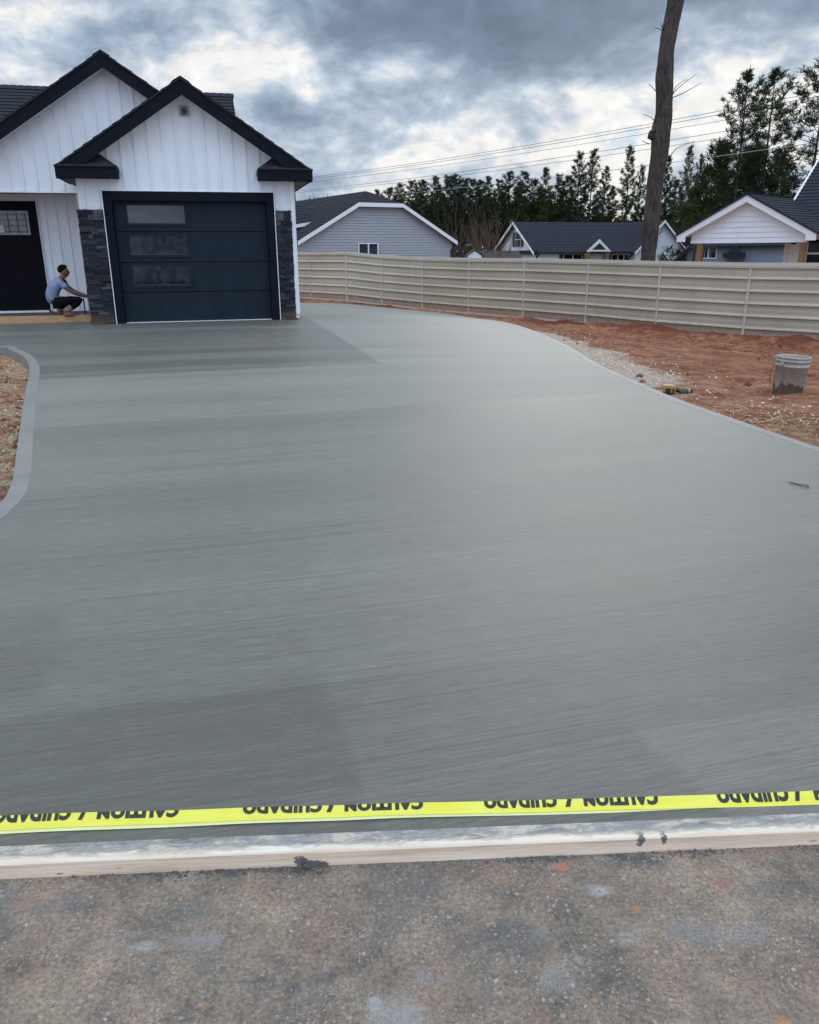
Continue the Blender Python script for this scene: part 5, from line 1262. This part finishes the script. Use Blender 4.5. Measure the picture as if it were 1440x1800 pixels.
# ------------------------------------------------------------------ overhead wires
def wire(l, r, Yl, Yr, sag, rw, label, mat):
    A, C_ = at_y(l[0], l[1], Yl), at_y(r[0], r[1], Yr); d = C_ - A; A = A - d * .05; C_ = C_ + d * .35; bm = B(); q = []
    for k in range(41): s = k / 40; p = A.lerp(C_, s); p.z -= sag * (4 * s * (1 - s)); q.append(p)
    tube(bm, q, rw, 5, False); return tag(obj('power_line', bm, mat, None, True), label, 'power line', 'overhead wires climbing to the right above the wood')
WM = pm('wire_metal', (.07, .075, .08), (.09, .095, .10), 3, .5, 0); WP = pm('wire_pale', (.34, .36, .33), (.30, .32, .30), 3, .5, 0)
for (l, r, lab, rw) in (((545, 310), (1440, 146), 'topmost of the thin wires crossing the sky', .013), ((545, 313), (1440, 153), 'second wire from the top, just under the topmost one', .013), ((545, 318), (1440, 166), 'third wire from the top crossing the sky', .011),
                        ((545, 332), (1440, 187), 'fourth wire from the top crossing the sky', .013), ((545, 335), (1440, 200), 'fifth wire from the top crossing above the treetops', .011)):
    wire(l, r, 72, 40, .5, rw, lab, WM)
wire((560, 352), (1440, 236), 62, 36, .4, .013, 'lowest pale cable passing in front of the dark pines', WP)
# pole head showing past the corner of the new house
q = at_y(517, 345, 60); q2 = at_y(518, 322, 60)
up_ = thing('utility_pole', 'distant utility pole head peeking past the white corner of the new house', 'pole', (q.x, 60, -1.0))
bm = B(); tube(bm, [(0, 0, 0), (0, 0, q2.z + 1.0)], [.14, .11], 10); obj('pole', bm, MT['bark'], up_, True)
bm = B(); box(bm, -.9, .25, -.06, .06, q2.z + .62, q2.z + .74); obj('cross_arm', bm, MT['brown_wood'], up_)
for x in (-.8, .16):
    bm = B(); lathe(bm, [(0, 0), (.07, 0), (.05, .08), (.09, .1), (.05, .16), (.08, .18), (0, .26)], 8, (x, 0, q2.z + .74)); obj('insulator', bm, MT['rubber'], up_)

# ------------------------------------------------------------------ bucket
bp_ = on_gr(1384, 689); bz = zg(bp_.x, bp_.y)
sc_ = (55.0 / 1386 * (bp_.y / .985)) / .305
K = thing('plastic_bucket', 'dirty white plastic bucket with mud caked base standing on the red clay', 'bucket', (bp_.x, bp_.y, bz - .004), 0)
K.scale = (sc_,) * 3; K.rotation_euler = (rad(-1), rad(2), rad(-62))
m_, t, b = material('bucket_plastic'); tcn = t.new('ShaderNodeTexCoord'); O = tcn.outputs['Object']; oz = t.sep(O)[2]
n_ = t.noise(t.mapv(O, (1, 1, .3)), 9, 6, .65); col = t.mix(t.rng(n_, .35, .65), (.38, .365, .33), (.27, .235, .195))
mudn = t.noise(t.mapv(O, (1, 1, .6)), 9, 4, .6); md_ = t.rng(t.m('SUBTRACT', t.m('MULTIPLY', mudn, .30), oz), .045, .065, 0, 1, True)
col = t.mix(t.m('MULTIPLY', md_, .95), col, (.085, .060, .034)); col = t.mix(t.rng(t.noise(t.mapv(O, (7, 7, .4)), 4, 3), .55, .7, 0, .4), col, (.22, .17, .13))
t.put(b.inputs['Base Color'], col); b.inputs['Roughness'].default_value = .55; MT['bucket'] = m_
bm = B(); prof_ = [(.0, .004), (.128, .004), (.131, .0), (.133, .012), (.143, .272), (.150, .274), (.1505, .287), (.145, .289), (.1455, .318), (.153, .32), (.1535, .336), (.1470, .338), (.1478, .352), (.1535, .354), (.1535, .366), (.147, .368), (.143, .36), (.126, .012), (.0, .012)]
lathe(bm, prof_, 48); obj('shell', bm, MT['bucket'], K, True)
bm = B(); lathe(bm, [(.0, .06), (.129, .06)], 24); obj('dried_mix', bm, MT['cement_lump'], K)
bm = B(); q = [Vector((math.cos(a) * .157, math.sin(a) * .157, 0)) for a in np.linspace(math.pi * .5, math.pi * 1.5, 21)]
for v in q: v.z = .30 - .23 * math.cos(math.asin(max(-1, min(1, v.y / .157)))) * 1.0; v.x = -.075 - .09 * (math.cos(math.asin(max(-1, min(1, v.y / .157)))))
q[0].x = q[-1].x = 0; tube(bm, q, .0022, 6); obj('wire_handle', bm, MT['rubber'], K, True)
for s in (-1, 1):
    bm = B(); lathe(bm, [(0, 0), (.022, 0), (.020, .014), (0, .016)], 12)
    for v in bm.verts: v.co = Vector((v.co.x, s * (.146 + v.co.z), .302 + v.co.y))
    obj('handle_boss', bm, MT['bucket'], K)

# ------------------------------------------------------------------ cordless drill lying on the crushed stone
dp_ = on_gr(1188, 692); dz = zg(dp_.x, dp_.y)
D = thing('cordless_drill', 'yellow and black cordless drill lying on the dirt beside the concrete edge', 'drill', (dp_.x, dp_.y, dz), rad(-12))
ds = (47 / 1386 * dp_.y / .985) / .27; D.scale = (ds,) * 3
MT['drill_yellow'] = pm('drill_yellow', (.46, .28, .04), (.30, .19, .06), 14, .45, .05, 40); MT['drill_black'] = pm('drill_black', (.018, .017, .017), (.04, .035, .032), 9, .55, .1, 40)
def bev(o, w_=.006): bvm = o.modifiers.new('bevel', 'BEVEL'); bvm.width = w_; bvm.segments = 2; bvm.limit_method = 'ANGLE'; return o
bm = B(); prism(bm, [(-.125, .018), (-.015, .018), (-.005, .05), (-.012, .078), (-.03, .090), (-.105, .094), (-.125, .08)], -.045, .045); bev(obj('battery_base', bm, MT['drill_yellow'], D))
bm = B(); box(bm, -.105, -.055, -.053, -.0455, .022, .064); box(bm, -.040, -.022, -.050, -.0455, .022, .064); box(bm, -.128, -.01, -.046, .046, .0, .017); bev(obj('battery', bm, MT['drill_black'], D), .003)
bm = B(); tube(bm, [(-.015, 0, .045), (.03, -.01, .038), (.07, -.02, .036)], [.022, .020, .024], 12); obj('grip', bm, MT['drill_black'], D, True)
bm = B(); tube(bm, [(.03, -.045, .036), (.05, -.04, .036), (.095, -.02, .036), (.105, -.017, .036)], [.024, .032, .032, .026], 16); bd = obj('motor_housing', bm, pm('drill_worn', (.16, .13, .08), (.05, .045, .04), 14, .6, .1, 40), D, True)
bm = B(); tube(bm, [(.106, -.017, .036), (.112, -.015, .036), (.128, -.01, .036)], [.027, .028, .026], 16); obj('collar', bm, pm('drill_collar', (.42, .33, .24), (.32, .25, .18), 10, .5, 0), D, True)
bm = B(); tube(bm, [(.129, -.009, .036), (.150, -.002, .036), (.158, 0, .036)], [.024, .021, .012], 16); obj('chuck', bm, MT['drill_black'], D, True)

# ------------------------------------------------------------------ loose stones, clods, straw, weed
rr = random.Random(8); Vl, Fl = [], []
def scatter(n, area_, r0, r1, lst):
    for k in range(n):
        px = rr.gauss(area_[0], area_[2]); py = rr.gauss(area_[1], area_[3]); r_ = ray(px, py)
        if r_.z > -.05: continue
        p = on_gr(px, py)
        if p.y > 33 or inside(np.array([p.x]), np.array([p.y]), full)[0] or p.x > 13: continue
        octa(lst[0], lst[1], (p.x, p.y, zg(p.x, p.y) + .002), rr.uniform(r0, r1) * rr.choice([.6, .8, 1]), rr)
L1 = ([], [])
for n, a in ((260, (1060, 622, 55, 18)), (160, (1130, 655, 45, 16)), (90, (1000, 600, 40, 9)), (170, (1330, 722, 90, 20)), (40, (1250, 665, 90, 20)), (140, (15, 690, 22, 50)), (90, (10, 800, 18, 40))): scatter(n, a, .007, .026, L1)
tag(obj('crushed_stone', mesh_np('crushed_stone', *L1), MT['pebble']), 'pale crushed stone scattered over the clay beside the driveway edges', 'stones', kind='stuff')
L2 = ([], [])
for n, a in ((300, (1180, 590, 120, 9)), (200, (1380, 612, 70, 10)), (50, (1300, 660, 100, 30)), (60, (20, 760, 20, 60)), (40, (545, 527, 18, 3))): scatter(n, a, .02, .07, L2)
tag(obj('clay_clods', mesh_np('clay_clods', *L2), MT['clod']), 'broken red clay clods along the bank under the fence', 'clods', kind='stuff')
Vs, Fs = [], []
def blades(n, area_, l0, l1, up=.25):
    for k in range(n):
        px = rr.gauss(area_[0], area_[2]); py = rr.gauss(area_[1], area_[3]); p = on_gr(px, py)
        if p.y > 30 or inside(np.array([p.x]), np.array([p.y]), full)[0]: continue
        z0 = zg(p.x, p.y) + .008; a = rr.uniform(0, 6.28); L = rr.uniform(l0, l1); d = Vector((math.cos(a), math.sin(a), rr.uniform(-.05, up))); sd_ = Vector((-d.y, d.x, rr.uniform(-.5, .5))).normalized() * rr.uniform(.0015, .004)
        c = Vector((p.x, p.y, z0)); b0 = len(Vs); m_ = c + d * L * .5 + Vector((0, 0, rr.uniform(0, .02)))
        Vs.extend([c - sd_, c + sd_, m_ + sd_, m_ - sd_, c + d * L]); Fs.extend([(b0, b0 + 1, b0 + 2, b0 + 3), (b0 + 3, b0 + 2, b0 + 4)])
for n, a in ((420, (1410, 756, 50, 16)), (130, (1320, 735, 60, 18)), (60, (1270, 700, 60, 20)), (220, (8, 660, 25, 20)), (330, (5, 810, 16, 45)), (90, (15, 730, 20, 30)), (160, (-40, 760, 40, 60))): blades(n, a, .05, .2)
tag(obj('dry_straw', mesh_np('dry_straw', Vs, Fs), MT['straw']), 'dry straw strewn over the clay beside the driveway', 'straw', kind='stuff')
# weed at the end of the pour
wp = on_gr(577, 526); W_ = thing('weed_clump', 'small dry green weed clump on the red mound beside the far fence', 'weed', (wp.x, wp.y, zg(wp.x, wp.y) - .02))
Vl, Fl = [], []; rr = random.Random(77); bm = B()
for k in range(26):
    a = rr.uniform(0, 6.28); s = rr.uniform(.1, .9); L = rr.uniform(.18, .42); d = Vector((math.cos(a) * s, math.sin(a) * s, 1)).normalized(); b0_ = Vector((rr.gauss(0, .12), rr.gauss(0, .08), 0)); e = b0_ + d * L
    tube(bm, [b0_, b0_.lerp(e, .5) + Vector((0, 0, .02)), e], [.006, .005, .002], 4, False)
    for q in range(4):
        c = b0_.lerp(e, rr.uniform(.4, 1)); dd = Vector((rr.gauss(0, 1), rr.gauss(0, 1), rr.uniform(0, 1))).normalized(); sd_ = dd.orthogonal().normalized() * .012; i0 = len(Vl); Vl += [c, c + dd * .05 + sd_, c + dd * .1, c + dd * .05 - sd_]; Fl.append((i0, i0 + 1, i0 + 2, i0 + 3))
obj('stems', bm, MT['leaf'], W_); obj('leaves', mesh_np('leaves', Vl, Fl), MT['leaf'], W_)
# small dark lumps of mortar dropped on the far edge band
for k, (px, py) in enumerate(((984, 598), (992, 600), (1124, 668))):
    p = on_gr(px, py); bm = B(); rock(bm, (0, 0, .02), .035, (1.3, 1, .7), 90 + k); o = obj('mortar_lump', bm, MT['cement_lump']); o.location = (p.x, p.y, max(zg(p.x, p.y), float(slab_z(p.x, p.y)) if k < 2 else -9)); tag(o, ['dark mortar lump on the pale slab edge, the larger of a pair', 'dark mortar lump on the pale slab edge, right of its larger twin', 'lone dark mortar lump on the crushed stone near the drill'][k], 'mortar lump', 'mortar lumps dropped by the slab edge')
